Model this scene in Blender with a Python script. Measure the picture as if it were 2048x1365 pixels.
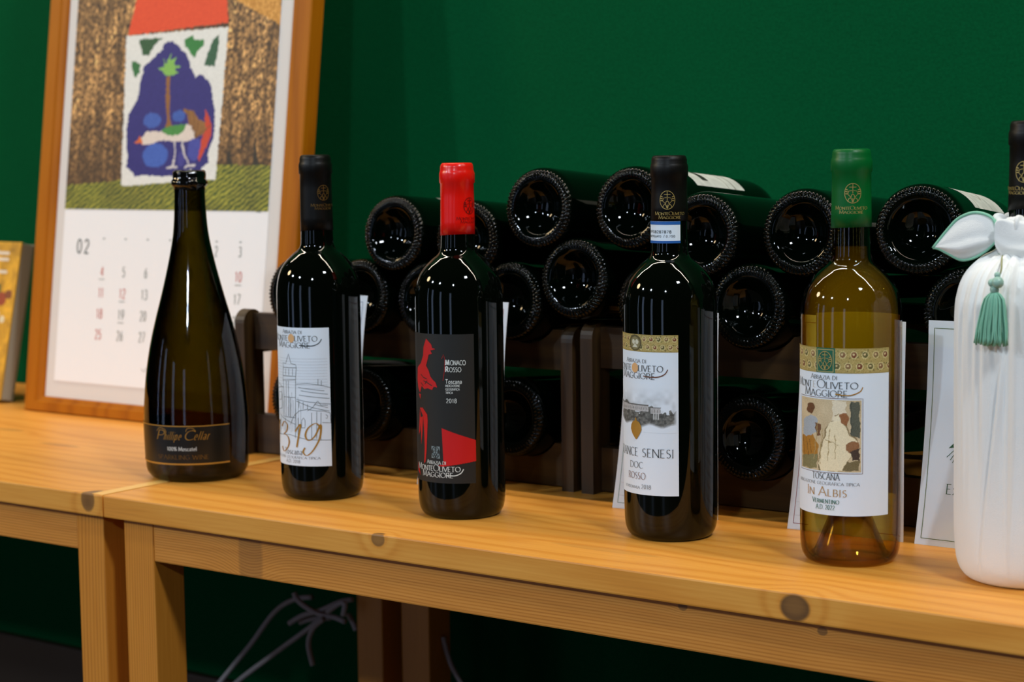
import bpy, math, random, json
import numpy as np
from mathutils import Matrix, Vector
random.seed(7); RNG = np.random.default_rng(5)
for o in list(bpy.data.objects): bpy.data.objects.remove(o)
SC = bpy.context.scene
COL = SC.collection
PI = math.pi

# ------------------------------------------------------------------ camera
cam = bpy.data.cameras.new('camera'); camo = bpy.data.objects.new('camera', cam); COL.objects.link(camo)
fw = Vector((-0.5935, 0.7986, -0.1004)).normalized(); rt = Vector((0.8034, 0.5953, -0.0136)); rt = (rt - fw*rt.dot(fw)).normalized(); up = rt.cross(fw)
M = Matrix.Identity(4)
for i in range(3): M[i][0], M[i][1], M[i][2] = rt[i], up[i], -fw[i]
M.translation = (0, -1.1864, 0.3144)
camo.matrix_world = M
cam.sensor_width = 36; cam.lens = 3890.2/2048*36; cam.clip_start = .05
cam.dof.use_dof = True; cam.dof.focus_distance = 1.52; cam.dof.aperture_fstop = 8.5
SC.camera = camo

# ------------------------------------------------------------------ world, lights, exposure
SC.view_settings.view_transform = 'Standard'; SC.view_settings.look = 'None'
SC.view_settings.gamma = 1; SC.view_settings.use_curve_mapping = False
SC.view_settings.exposure = 0.0
SC.cycles.transparent_max_bounces = 32
w = bpy.data.worlds.new('room'); SC.world = w; w.use_nodes = True
w.node_tree.nodes['Background'].inputs[0].default_value = (1.0, .86, .66, 1); w.node_tree.nodes['Background'].inputs[1].default_value = .005

def area(name, loc, target, sx, sy, power, color):
    l = bpy.data.lights.new(name, 'AREA'); l.shape = 'RECTANGLE'; l.size = sx; l.size_y = sy; l.energy = power; l.color = color
    o = bpy.data.objects.new(name, l); COL.objects.link(o); o.location = loc
    d = Vector(target) - Vector(loc); o.rotation_euler = d.to_track_quat('-Z', 'Y').to_euler(); return o
WARM = (1, .70, .38); COOL = (.72, .86, 1.0); NEUT = (1, .93, .82)
area('ceiling_track', (-1.1, .28, 2.1), (-1.1, .25, 0), 6.4, .03, 52, (1, .88, .70))     # long light line above the bench, parallel to the wall
area('square_panel', (.75, -.78, 2.1), (-.85, .1, .15), .27, .27, 30, (.86, .93, 1.0))
o = area('round_lamp_left', (-4.1, -1.5, 1.75), (-1.1, .1, .1), .62, .62, 27, (1, .74, .42)); o.data.shape = 'DISK'
for (x, y, z, s, e) in ((-3.9, -3.0, 2.0, .19, 44), (-2.3, -4.0, 2.2, .20, 36), (.7, -3.9, 2.2, .20, 36)):
    area('ceiling_spot', (x, y, z), (-.85, .1, .15), s, s, e, (.74, .87, 1.0))
# shop windows in front of the bench: tall and bluish
for az, dist, wd, e in ((-52, 4.0, .09, 1.6), (-37, 4.0, .36, 3.0), (-13, 4.2, .36, 3.0), (14, 4.4, .36, 3.0)):
    a = math.radians(az); x = -.85 + dist*math.sin(a); y = .1 - dist*math.cos(a)
    area('shop_window_light', (x, y, .18), (-.85, .1, .18), wd, 1.5, e, (.50, .66, 1.0))

# ------------------------------------------------------------------ helpers
def lin(c):
    c = np.asarray(c, float)/255
    return np.where(c <= .04045, c/12.92, ((c+.055)/1.055)**2.4)
def L4(c): return tuple(lin(c)) + (1,)
def mat(name, color, rough=.5, metal=0, **kw):
    m = bpy.data.materials.new(name); m.use_nodes = True; b = m.node_tree.nodes['Principled BSDF']
    b.inputs['Base Color'].default_value = L4(color); b.inputs['Roughness'].default_value = rough; b.inputs['Metallic'].default_value = metal
    for k, v in kw.items(): b.inputs[k.replace('_', ' ')].default_value = v
    return m
class NT:
    def __init__(s, m): s.t = m.node_tree; s.b = s.t.nodes['Principled BSDF']
    def n(s, kind, **kw):
        x = s.t.nodes.new(kind)
        for k, v in kw.items():
            if k.startswith('i_'):
                key = k[2:]; key = int(key) if key.isdigit() else key.replace('_', ' ')
                if isinstance(v, bpy.types.NodeSocket): s.t.links.new(v, x.inputs[key])
                else: x.inputs[key].default_value = v
            else: setattr(x, k, v)
        return x
    def math(s, op, a, b=0., c=0.):
        x = s.t.nodes.new('ShaderNodeMath'); x.operation = op
        for i, v in enumerate((a, b, c)):
            if isinstance(v, bpy.types.NodeSocket): s.t.links.new(v, x.inputs[i])
            else: x.inputs[i].default_value = v
        return x.outputs[0]
    def link(s, a, b): s.t.links.new(a, b)
    def ramp(s, fac, stops):
        r = s.t.nodes.new('ShaderNodeValToRGB'); s.link(fac, r.inputs[0]); e = r.color_ramp.elements
        while len(e) < len(stops): e.new(.5)
        for q, (p, c) in zip(e, stops): q.position = p; q.color = L4(c)
        return r.outputs[0]
    def bump(s, h, strength=.2, dist=.001):
        x = s.n('ShaderNodeBump', i_Strength=strength, i_Distance=dist); s.link(h, x.inputs['Height']); s.link(x.outputs[0], s.b.inputs['Normal'])

def mesh(name, V, F, m=None, parent=None, loc=None, smooth=False, cols=None):
    me = bpy.data.meshes.new(name)
    V = np.asarray(V, np.float32).reshape(-1, 3)
    if isinstance(F, np.ndarray) and F.ndim == 2:
        n, k = F.shape
        me.vertices.add(len(V)); me.vertices.foreach_set('co', V.ravel()); me.loops.add(n*k); me.polygons.add(n)
        me.loops.foreach_set('vertex_index', F.astype(np.int32).ravel()); me.polygons.foreach_set('loop_start', np.arange(0, n*k, k, dtype=np.int32))
        me.update(calc_edges=True); me.validate()
    else: me.from_pydata([tuple(map(float, v)) for v in V], [], [tuple(int(i) for i in f) for f in F]); me.update()
    if cols is not None:
        a = me.color_attributes.new('print', 'FLOAT_COLOR', 'POINT'); a.data.foreach_set('color', np.asarray(cols, np.float32).ravel())
    if smooth: me.polygons.foreach_set('use_smooth', np.ones(len(me.polygons), bool))
    if m: me.materials.append(m)
    o = bpy.data.objects.new(name, me); COL.objects.link(o)
    if loc is not None: o.location = loc
    if parent: o.parent = parent
    return o
def thing(name, label, cat, loc=(0, 0, 0), rot=(0, 0, 0), group=None):
    o = bpy.data.objects.new(name, None); COL.objects.link(o); o.location = loc; o.rotation_euler = rot; o.empty_display_size = .02
    tag(o, label, cat, group); return o
def tag(o, label, cat, group=None):
    o['label'] = label; o['category'] = cat
    if group: o['group'] = group
    return o
def structure(o, label=None):
    o['kind'] = 'structure'
    if label: o['label'] = label
    return o
def box(x0, x1, y0, y1, z0, z1, bev=.0):
    # box with chamfered long edges
    b = min(bev, (y1-y0)/3, (z1-z0)/3, (x1-x0)/3)
    if b <= 0:
        V = [(x, y, z) for x in (x0, x1) for y in (y0, y1) for z in (z0, z1)]
        return V, [(0, 1, 3, 2), (4, 6, 7, 5), (0, 4, 5, 1), (2, 3, 7, 6), (0, 2, 6, 4), (1, 5, 7, 3)]
    import bmesh
    bm = bmesh.new(); V, F = box(x0, x1, y0, y1, z0, z1)
    vs = [bm.verts.new(v) for v in V]; [bm.faces.new([vs[i] for i in f]) for f in F]
    bmesh.ops.bevel(bm, geom=bm.edges[:], offset=b, segments=2, affect='EDGES', profile=.6)
    bm.verts.index_update(); V = [tuple(v.co) for v in bm.verts]; F = [tuple(v.index for v in f.verts) for f in bm.faces]; bm.free(); return V, F
def join(parts):
    V = []; F = []
    for v, f in parts:
        n = len(V); V += [tuple(q) for q in v]; F += [tuple(i+n for i in g) for g in f]
    return V, F
def catmull(P, n=6):
    P = [np.array(q, float) for q in P]; out = []
    for i in range(len(P)-1):
        p0 = P[max(i-1, 0)]; p1 = P[i]; p2 = P[i+1]; p3 = P[min(i+2, len(P)-1)]
        for k in range(n):
            t = k/n; out.append(.5*((2*p1)+(-p0+p2)*t+(2*p0-5*p1+4*p2-p3)*t*t+(-p0+3*p1-3*p2+p3)*t**3))
    out.append(P[-1]); return out
def lathe(prof, seg=72, rad=None):
    # prof: (r,z) list; rad(i,theta,r,z)->(r,z) optional
    V = []; F = []
    n = len(prof)
    for i, (r, z) in enumerate(prof):
        for k in range(seg):
            t = 2*PI*k/seg; rr, zz = (r, z) if rad is None else rad(i, t, r, z)
            V.append((rr*math.sin(t), -rr*math.cos(t), zz))
    F = [(i*seg+k, i*seg+(k+1) % seg, (i+1)*seg+(k+1) % seg, (i+1)*seg+k) for i in range(n-1) for k in range(seg)]
    return np.array(V), np.array(F)
def tube(pts, r, seg=8, rs=None):
    P = [Vector(p) for p in pts]; V = []; F = []; n = len(P)
    a = None
    for i, p in enumerate(P):
        t = (P[min(i+1, n-1)]-P[max(i-1, 0)]).normalized()
        if a is None: a = t.orthogonal().normalized()
        a = (a - t*a.dot(t)).normalized(); b = t.cross(a); q = rs[i] if rs else r
        for k in range(seg):
            th = 2*PI*k/seg; V.append(tuple(p + (a*math.cos(th)+b*math.sin(th))*q))
    for i in range(n-1):
        for k in range(seg): F.append((i*seg+k, i*seg+(k+1) % seg, (i+1)*seg+(k+1) % seg, (i+1)*seg+k))
    F.append(tuple(range(seg))[::-1]); F.append(tuple((n-1)*seg+k for k in range(seg))); return V, F

ART = json.loads('''{"church":[[[-12.8,108.2],[-11.4,121.2],[-12.2,123.9],[-7.4,123.3],[-3.3,132.4],[-0.4,123.8],[4.8,123.0],[5.5,121.1],[4.4,109.5],[-12.8,108.2]],[[-12.1,109.0],[-11.7,93.2],[-12.6,75.6],[3.3,75.4],[4.4,109.5]],[[-12.1,119.6],[5.4,120.2]],[[-11.9,112.1],[4.9,112.5]],[[-11.7,93.2],[3.9,93.6]],[[-7.6,118.8],[-7.9,113.2]],[[-3.3,119.1],[-3.5,113.1]],[[1.3,119.1],[1.1,113.0]],[[-4.2,108.2],[-5.0,76.3]],[[-7.3,107.9],[-8.8,76.0]],[[-30.4,105.6],[-19.4,103.8],[-12.5,101.4]],[[-30.4,99.5],[-15.2,101.9],[-15.7,82.8],[-30.4,79.5]],[[-23.3,96.5],[-16.3,97.2],[-16.8,90.3],[-24.3,89.5],[-23.3,96.5]],[[5.2,105.7],[16.0,106.5],[26.6,105.2],[36.3,102.6]],[[4.8,92.1],[15.6,90.2],[35.9,87.9]],[[4.7,90.6],[20.1,85.0],[35.0,81.6]],[[-3.0,68.9],[1.5,76.8],[7.2,81.7],[15.5,83.5],[23.8,82.0],[30.5,81.8],[35.7,79.8]],[[3.4,78.5],[2.8,57.2]],[[15.4,82.0],[20.1,85.0],[24.8,91.0],[27.6,87.2],[33.6,86.9]],[[19.2,80.5],[18.7,57.1]],[[23.8,81.2],[23.2,57.1]],[[27.5,80.4],[26.9,56.3]],[[35.7,79.8],[36.0,71.0],[28.5,71.6]],[[9.3,66.7],[9.8,73.5],[11.7,75.8],[13.0,73.6],[12.8,66.8],[9.3,66.7]],[[-30.3,58.1],[-3.3,59.8],[14.8,56.3],[35.9,55.6]],[[-30.4,73.4],[-30.4,56.5]],[[-19.4,74.8],[-21.0,57.8]],[[-10.2,74.3],[-11.0,59.0]],[[-30.4,79.6],[-13.4,74.0],[3.2,69.4]],[[6.1,75.6],[5.5,56.7]],[[31.6,78.7],[33.4,77.2],[32.6,74.9],[31.6,75.7]],[[25.5,110.5],[25.4,105.3]],[[28.5,109.3],[28.3,104.5]],[[21.7,88.0],[33.6,84.7]],[[15.6,88.0],[15.5,83.5]],[[7.4,90.8],[7.2,84.7]],[[11.6,90.2],[11.4,83.4]],[[-2.1,93.2],[-2.7,75.0]],[[6.9,102.8],[30.9,99.9]],[[9.4,99.9],[33.8,96.7]],[[7.6,96.0],[35.3,92.9]]],"monk":[[[-6.3,153.8],[-0.5,149.1],[0.3,146.3],[3.8,145.4],[-1.6,144.1],[0.2,141.4],[-3.6,140.4],[-4.7,136.8],[-7.0,131.0],[-3.9,126.9],[-2.1,122.1],[0.6,119.4],[3.2,117.4],[4.8,113.2],[1.4,113.7],[-0.5,110.8],[-5.3,111.9],[-9.8,110.8],[-13.7,113.3],[-17.0,107.2],[-20.6,111.1],[-22.5,118.1],[-21.0,128.3],[-14.4,132.5],[-10.7,139.2],[-9.9,146.4]],[[-17.6,94.2],[-12.9,94.7],[-6.6,89.6],[-6.1,83.9],[-7.1,72.4],[-8.4,57.9],[-10.0,49.1],[-11.9,47.4],[-10.7,60.5],[-11.0,73.4],[-12.4,87.6]],[[-12.4,87.6],[-14.0,74.5],[-16.3,62.7],[-16.4,74.2],[-18.0,85.5]],[[-17.6,94.2],[-16.6,85.7],[-18.5,73.9],[-21.2,70.7],[-19.3,82.5]],[[-19.2,106.2],[-15.4,105.9],[-16.6,101.5]],[[-24.9,47.0],[-21.9,43.1],[-18.8,36.3],[-24.2,39.8]],[[8.4,79.0],[37.4,68.7],[37.4,50.9],[9.0,46.4],[4.7,46.9],[9.6,48.6]]],"monkcurve":[[[9.5,137.5],[11.1,141.1],[12.3,137.6],[11.8,127.7],[10.4,119.1]]],"monkdark":[[[-14.8,123.2],[-10.8,120.7],[-6.2,119.6]],[[-10.9,117.8],[-6.3,116.8],[-0.4,114.3]],[[-15.0,116.0],[-11.0,113.5]],[[-9.0,115.1],[-5.8,118.2]]],"pic":{"head1":[[-19.6,120.8],[-12.3,121.6],[-11.2,116.8],[-15.7,113.3],[-20.4,115.8]],"top1":[[-25.0,109.1],[-15.7,113.0],[-8.1,111.8],[-7.5,102.0],[-15.6,97.2],[-26.1,96.6]],"arm1":[[-11.1,107.7],[-5.3,106.7],[-6.2,97.5],[-9.1,98.0]],"skirt":[[-27.4,96.4],[-13.3,98.3],[-7.1,91.3],[-8.0,80.5],[-20.9,77.3],[-28.3,83.9]],"skirt2":[[-27.3,81.0],[-8.0,84.4],[-9.0,73.5],[-27.3,72.9]],"robe":[[-0.9,102.6],[2.4,108.9],[9.4,110.8],[13.9,106.4],[16.9,98.9],[22.1,95.9],[19.9,88.3],[15.5,80.7],[11.1,72.9],[-5.2,72.4],[-7.1,77.6],[-4.3,90.1]],"hood":[[5.1,113.6],[9.4,115.3],[10.9,110.1],[5.1,108.3]],"head2":[[9.4,114.5],[13.9,116.7],[16.9,112.5],[14.7,107.2],[10.9,108.6]],"hands":[[14.0,92.8],[18.4,95.9],[22.9,94.4],[23.6,89.8],[17.7,86.0],[14.0,88.2]],"column":[[17.1,124.6],[24.2,123.8],[24.0,97.4],[17.7,98.9]],"bag":[[17.0,88.3],[24.1,89.8],[24.1,80.7],[18.5,80.7]],"ground":[[-7.4,77.5],[24.1,80.7],[24.1,73.4],[-7.4,72.9]]},"cab":[[[-1.651,0.42,-0.339],[-1.634,0.42,-0.318],[-1.582,0.42,-0.265],[-1.541,0.42,-0.22],[-1.509,0.42,-0.201],[-1.482,0.42,-0.195]],[[-1.614,0.4,-0.331],[-1.585,0.4,-0.305],[-1.515,0.4,-0.256],[-1.468,0.4,-0.224],[-1.449,0.4,-0.209],[-1.43,0.4,-0.195]],[[-1.482,0.39,-0.184],[-1.473,0.39,-0.194],[-1.447,0.39,-0.203],[-1.421,0.39,-0.204],[-1.406,0.39,-0.207]],[[-1.495,0.395,-0.222],[-1.474,0.395,-0.21],[-1.448,0.395,-0.201],[-1.417,0.395,-0.187],[-1.399,0.395,-0.182]],[[-1.488,0.405,-0.222],[-1.468,0.405,-0.215],[-1.442,0.405,-0.211]],[[-1.433,0.385,-0.206],[-1.45,0.385,-0.22],[-1.457,0.385,-0.239],[-1.451,0.385,-0.262]],[[-1.423,0.38,-0.196],[-1.405,0.38,-0.184],[-1.397,0.38,-0.184],[-1.4,0.38,-0.197]],[[-1.42,0.41,-0.204],[-1.413,0.41,-0.212],[-1.408,0.41,-0.221]]],"cab2":[[-1.292,0.42,-0.214],[-1.288,0.42,-0.228],[-1.28,0.42,-0.246],[-1.266,0.42,-0.264]],"cal":{"roof":[[105.4,504.1],[249.4,495.8],[252.5,485.9],[256.5,461.1],[91.8,453.7],[95.4,467.6],[101.8,490.9]],"eave":[[114.9,454.5],[254.8,460.7],[256.3,456.6],[174.5,456.3],[127.1,454.0]],"panel":[[89.4,453.0],[257.0,456.2],[252.3,282.7],[96.3,275.2]],"blob":[[160.3,443.7],[168.7,442.5],[178.6,437.1],[183.8,432.0],[192.3,428.3],[196.6,420.0],[200.9,411.6],[207.3,404.8],[210.1,399.8],[217.8,403.7],[223.8,400.2],[231.1,395.9],[236.6,386.0],[240.0,372.9],[244.0,359.8],[245.0,343.6],[245.0,330.6],[240.2,320.9],[236.5,311.2],[240.8,302.2],[230.9,297.4],[226.8,291.7],[210.5,294.2],[199.1,291.0],[192.4,287.7],[161.8,286.9],[130.5,287.8],[118.6,286.2],[113.1,292.0],[102.8,298.0],[105.4,308.9],[101.4,325.8],[99.8,342.6],[101.9,359.4],[112.7,374.3],[117.7,386.0],[117.7,399.4],[121.7,407.6],[122.2,416.0],[132.6,420.7],[143.7,430.2],[151.7,434.1],[153.5,440.7]],"g1":[[110.7,448.0],[151.6,448.6],[138.0,440.5],[129.5,427.5],[119.7,429.5],[115.2,438.1]],"g2":[[187.3,445.0],[201.0,448.5],[203.7,443.5],[219.9,443.6],[220.5,437.0],[210.7,430.9],[205.6,422.9],[198.0,429.8],[190.4,436.6]],"g3":[[243.4,449.4],[243.7,437.7],[239.2,411.9],[222.7,413.3],[227.0,428.6],[233.8,441.4]],"g4":[[99.6,422.7],[108.3,421.5],[116.4,417.9],[115.5,409.5],[108.8,403.0],[103.1,411.6]],"palm":[[146.5,412.7],[157.1,414.8],[155.0,424.0],[159.6,418.0],[167.6,429.3],[167.2,421.0],[176.2,425.3],[172.4,415.9],[185.1,413.5],[174.0,410.9],[181.5,406.5],[167.6,403.6],[160.4,404.7],[152.8,409.9]],"trunk":[[161.7,403.8],[167.6,403.6],[169.0,382.9],[170.3,361.4],[174.1,346.4],[182.5,344.6],[180.3,343.0],[164.9,343.3],[166.5,351.5],[162.7,374.8]],"ov":[[142.6,352.0],[186.1,356.1],[151.2,311.1],[215.2,317.9],[194.2,306.6]],"goose":[[124.4,328.0],[126.4,332.2],[134.2,338.7],[156.9,339.2],[174.0,334.8],[190.3,336.3],[201.0,346.8],[208.2,344.2],[214.0,335.9],[214.1,330.2],[198.2,326.3],[174.6,327.4],[158.0,328.4],[148.7,325.2],[129.6,323.4]],"beak":[[114.4,325.6],[123.8,333.9],[127.8,329.6],[129.0,324.6]],"saddle":[[158.1,340.0],[166.0,344.1],[184.7,346.2],[199.8,346.8],[196.9,340.3],[190.4,335.4],[178.8,333.5],[168.0,334.9]],"tail":[[192.4,364.2],[199.5,363.2],[208.9,362.2],[219.0,352.2],[240.3,345.3],[240.6,342.0],[229.7,335.7],[215.3,330.2],[212.3,337.6],[203.4,345.9],[200.0,357.4]],"rtail":[[227.1,364.2],[233.5,356.8],[240.3,345.3],[240.3,332.3],[231.5,316.1],[223.5,303.1],[221.9,308.1],[225.7,329.2],[231.6,340.5],[229.7,348.7]],"legs":[[[181.7,327.3],[184.4,311.6],[180.9,297.6]],[[171.6,296.0],[180.9,297.6],[188.1,296.8]],[[193.5,327.2],[199.6,311.5],[208.8,299.1]],[[200.9,296.7],[208.8,299.1],[217.0,299.1]]],"grass":[[2.7,268.7],[98.8,275.6],[242.4,283.1],[335.2,283.1],[338.0,251.0],[3.8,242.8]],"corner":[[267.5,485.1],[338.3,454.4],[332.8,517.2],[264.2,521.7]],"darks":[[269.5,321.3],[283.1,283.1],[267.9,283.1],[308.9,329.9],[322.9,283.1],[308.1,283.1]],"sig":[[-141.1,507.5]]}}''')

# ------------------------------------------------------------------ lettering: pen strokes
def arc(cx, cy, rx, ry, a0, a1, n=12): return [(cx+rx*math.cos(math.radians(a0+(a1-a0)*i/n)), cy+ry*math.sin(math.radians(a0+(a1-a0)*i/n))) for i in range(n+1)]
G = {
 'A': (.80, [[(0, 0), (.4, 1)], [(.4, 1), (.8, 0)], [(.15, .36), (.65, .36)]]),
 'B': (.56, [[(.05, 0), (.05, 1)], [(.05, 1)]+arc(.26, .76, .22, .24, 90, -90)+[(.05, .52)], [(.26, .52)]+arc(.28, .26, .27, .26, 90, -90)+[(.05, 0)]]),
 'C': (.74, [arc(.44, .5, .42, .5, 48, 312, 18)]),
 'D': (.80, [[(.05, 0), (.05, 1)], [(.05, 1)]+arc(.3, .5, .48, .5, 90, -90, 16)+[(.05, 0)]]),
 'E': (.52, [[(.05, 0), (.05, 1)], [(.05, 1), (.46, 1)], [(.05, .52), (.38, .52)], [(.05, 0), (.48, 0)]]),
 'F': (.48, [[(.05, 0), (.05, 1)], [(.05, 1), (.46, 1)], [(.05, .52), (.38, .52)]]),
 'G': (.82, [arc(.44, .5, .42, .5, 48, 318, 18), [(.76, .12), (.76, .42), (.52, .42)]]),
 'I': (.14, [[(.07, 0), (.07, 1)]]),
 'K': (.6, [[(.05, 0), (.05, 1)], [(.55, 1), (.08, .45)], [(.2, .58), (.6, 0)]]),
 'L': (.50, [[(.05, 0), (.05, 1)], [(.05, 0), (.48, 0)]]),
 'M': (.96, [[(.03, 0), (.12, 1)], [(.12, 1), (.48, .08)], [(.48, .08), (.84, 1)], [(.84, 1), (.93, 0)]]),
 'N': (.80, [[(.05, 0), (.05, 1)], [(.05, 1), (.75, 0)], [(.75, 0), (.75, 1)]]),
 'O': (.92, [arc(.46, .5, .44, .5, 90, 450, 28)]),
 'P': (.56, [[(.05, 0), (.05, 1)], [(.05, 1)]+arc(.27, .74, .24, .26, 90, -90)+[(.05, .48)]]),
 'R': (.62, [[(.05, 0), (.05, 1)], [(.05, 1)]+arc(.27, .75, .24, .25, 90, -90)+[(.05, .5)], [(.24, .5), (.62, 0)]]),
 'S': (.52, [arc(.27, .76, .2, .24, 40, 250, 9)+arc(.25, .26, .22, .26, 80, -140, 10)]),
 'T': (.66, [[(.33, 0), (.33, 1)], [(.0, 1), (.66, 1)]]),
 'V': (.76, [[(0, 1), (.38, 0)], [(.38, 0), (.76, 1)]]),
 'W': (1.1, [[(0, 1), (.28, 0)], [(.28, 0), (.55, .9)], [(.55, .9), (.82, 0)], [(.82, 0), (1.1, 1)]]),
 'X': (.7, [[(0, 1), (.7, 0)], [(.68, 1), (.02, 0)]]),
 'Z': (.66, [[(.04, 1), (.62, 1), (.02, 0), (.64, 0)]]),
 '0': (.58, [arc(.29, .5, .24, .5, 90, 450, 24)]),
 '1': (.36, [[(.05, .8), (.22, 1), (.22, 0)]]),
 '2': (.56, [arc(.27, .73, .22, .27, 165, -35, 10)+[(.04, 0), (.5, 0)]]),
 '3': (.56, [arc(.26, .76, .2, .24, 150, -90, 10), arc(.26, .27, .23, .27, 90, -150, 12)]),
 '4': (.60, [[(.42, 0), (.42, 1), (.03, .28), (.56, .28)]]),
 '5': (.56, [[(.46, 1), (.12, 1), (.08, .55)]+arc(.26, .32, .24, .32, 120, -150, 12)]),
 '6': (.58, [arc(.29, .3, .22, .3, 90, 450, 18), [(.07, .3), (.12, .6), (.38, 1)]]),
 '7': (.54, [[(.04, 1), (.5, 1), (.18, 0)]]),
 '8': (.58, [arc(.29, .76, .19, .24, 90, 450, 16), arc(.29, .27, .23, .27, 90, 450, 18)]),
 '9': (.58, [arc(.29, .7, .22, .3, 90, 450, 18), [(.51, .7), (.46, .4), (.2, 0)]]),
 '.': (.2, [[(.07, 0), (.13, 0), (.13, .05), (.07, .05), (.07, 0)]]),
 ',': (.2, [[(.13, .05), (.07, -.12)]]),
 '%': (.8, [arc(.18, .76, .15, .22, 90, 450, 12), arc(.6, .24, .15, .22, 90, 450, 12), [(.65, 1), (.13, 0)]]),
 'a': (.46, [[(.38, 0), (.38, .42)]+arc(.22, .46, .16, .18, 0, 160, 8), arc(.2, .17, .16, .17, 60, 330, 12), [(.38, .28), (.22, .34)]]),
 'c': (.44, [arc(.26, .32, .22, .32, 45, 315, 14)]),
 'e': (.48, [[(.05, .34), (.44, .34)]+arc(.25, .32, .2, .32, 0, 310, 14)]),
 'h': (.52, [[(.06, 0), (.06, 1)], [(.06, .42)]+arc(.25, .45, .18, .19, 160, 0, 8)+[(.43, 0)]]),
 'i': (.16, [[(.08, 0), (.08, .64)], [(.08, .86), (.08, .92)]]),
 'l': (.16, [[(.08, 0), (.08, 1)]]),
 'n': (.52, [[(.06, 0), (.06, .64)], [(.06, .42)]+arc(.25, .45, .18, .19, 160, 0, 8)+[(.43, 0)]]),
 'o': (.54, [arc(.27, .32, .23, .32, 90, 450, 18)]),
 'p': (.54, [[(.06, -.3), (.06, .64)], arc(.27, .32, .21, .32, 150, -150, 14)]),
 'r': (.34, [[(.06, 0), (.06, .64)], [(.06, .4)]+arc(.2, .46, .13, .16, 150, 60, 5)]),
 's': (.36, [arc(.19, .48, .13, .16, 30, 250, 7)+arc(.17, .17, .15, .17, 70, -140, 8)]),
 't': (.32, [[(.14, .86), (.14, .1)]+arc(.24, .1, .1, .1, 180, 300, 4), [(.02, .64), (.3, .64)]]),
 'x': (.46, [[(.02, .64), (.44, 0)], [(.42, .64), (.03, 0)]]),
}
def SHF(d, *p):
    V, F = J(*p); return [np.array([v[0]+d, v[1]]) for v in V], F
def stroke(pts, wfun, cap=True):
    # pts in mm -> quads with pen width
    P = [np.array(p, float) for p in pts]; V = []; F = []; n = len(P)
    for i in range(n):
        a = P[max(i-1, 0)]; b = P[min(i+1, n-1)]; d = b-a
        L = np.hypot(*d); d = d/L if L > 1e-9 else np.array([1., 0]); w = wfun(d)/2; nrm = np.array([-d[1], d[0]])
        V += [P[i]+nrm*w, P[i]-nrm*w]
    for i in range(n-1): F.append((2*i, 2*i+1, 2*i+3, 2*i+2))
    return V, F
def dens(pts, step):
    out = [pts[0]]
    for a, b in zip(pts[:-1], pts[1:]):
        L = math.hypot(b[0]-a[0], b[1]-a[1]); k = max(1, int(L/step))
        out += [(a[0]+(b[0]-a[0])*i/k, a[1]+(b[1]-a[1])*i/k) for i in range(1, k+1)]
    return out
def text(s, u0, u1, v, h, style='serif', wt=.13, slant=0, caps=None, spacing=.16):
    """letters between u0..u1 (mm) on baseline v, cap height h; small caps where the string is lower case and caps is set"""
    items = []; x = 0
    for ch in s:
        if ch == ' ': x += .38; continue
        k = 1.0; g = ch
        if caps and ch.islower(): g = ch.upper(); k = caps
        adv, paths = G[g]; items.append((x, k, paths)); x += adv*k + spacing
    tot = x-spacing; sx = (u1-u0)/tot; V = []; F = []
    thick = wt*h*(1.0 if style == 'sans' else .74); thin = thick*(.34 if style != 'sans' else 1.0)
    nib = math.radians(18)
    wf = (lambda d: thick) if style == 'sans' else (lambda d: thin+(thick-thin)*abs(d[1]*math.cos(nib)-d[0]*math.sin(nib)))
    for x, k, paths in items:
        for p in paths:
            q = [(u0+(x+a*k)*sx+slant*b*k*h, v+b*k*h) for a, b in p]
            a, f = stroke(dens(q, 2.0), wf); n = len(V); V += a; F += [tuple(i+n for i in g) for g in f]
            if style == 'serif' and len(p) == 2:
                for e, (c, dd) in enumerate(((q[0], p[0]), (q[-1], p[-1]))):
                    if abs(p[0][1]-p[1][1]) > .5 and (dd[1] < .02 or dd[1] > .98):
                        l = .11*h*k; a, f = stroke([(c[0]-l, c[1]), (c[0]+l, c[1])], lambda d: thin*.9); n = len(V); V += a; F += [tuple(i+n for i in g) for g in f]
    return V, F
def J(*parts):
    V = []; F = []
    for v, f in parts:
        n = len(V); V += list(v); F += [tuple(i+n for i in g) for g in f]
    return V, F
def line(pts, w, step=2.): return stroke(dens(pts, step), lambda d: w)
def poly(pts): return [np.array(p, float) for p in pts], [tuple(range(len(pts)))]
def polyf(pts, step=1.5):
    # polygon filled as strips of thin quads so that it can wrap round a cylinder
    P = np.array(pts, float); V = []; F = []
    y0, y1 = P[:, 1].min(), P[:, 1].max(); rows = max(2, int((y1-y0)/.35)); ys = np.linspace(y0, y1, rows+1)
    for a, b in zip(ys[:-1], ys[1:]):
        y = (a+b)/2; xs = []
        for i in range(len(P)):
            p, q = P[i], P[(i+1) % len(P)]
            if (p[1] > y) != (q[1] > y): xs.append(p[0]+(q[0]-p[0])*(y-p[1])/(q[1]-p[1]))
        xs.sort()
        for l, r in zip(xs[::2], xs[1::2]):
            k = max(1, int((r-l)/step))
            for j in range(k):
                n = len(V); l1 = l+(r-l)*j/k; r1 = l+(r-l)*(j+1)/k
                V += [np.array([l1, a]), np.array([r1, a]), np.array([r1, b]), np.array([l1, b])]; F.append((n, n+1, n+2, n+3))
    return V, F
def wrap(V, R, off=0):
    # label mm -> cylinder, metres. u=0 faces -Y
    V = np.array(V, float).reshape(-1, 2)/1000; R2 = R; t = V[:, 0]/R2; rr = R2+off
    return np.stack([rr*np.sin(t), -rr*np.cos(t), V[:, 1]], 1)
def flat(V, off=0):
    V = np.array(V, float).reshape(-1, 2)/1000; return np.stack([V[:, 0], np.full(len(V), -off), V[:, 1]], 1)
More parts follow.
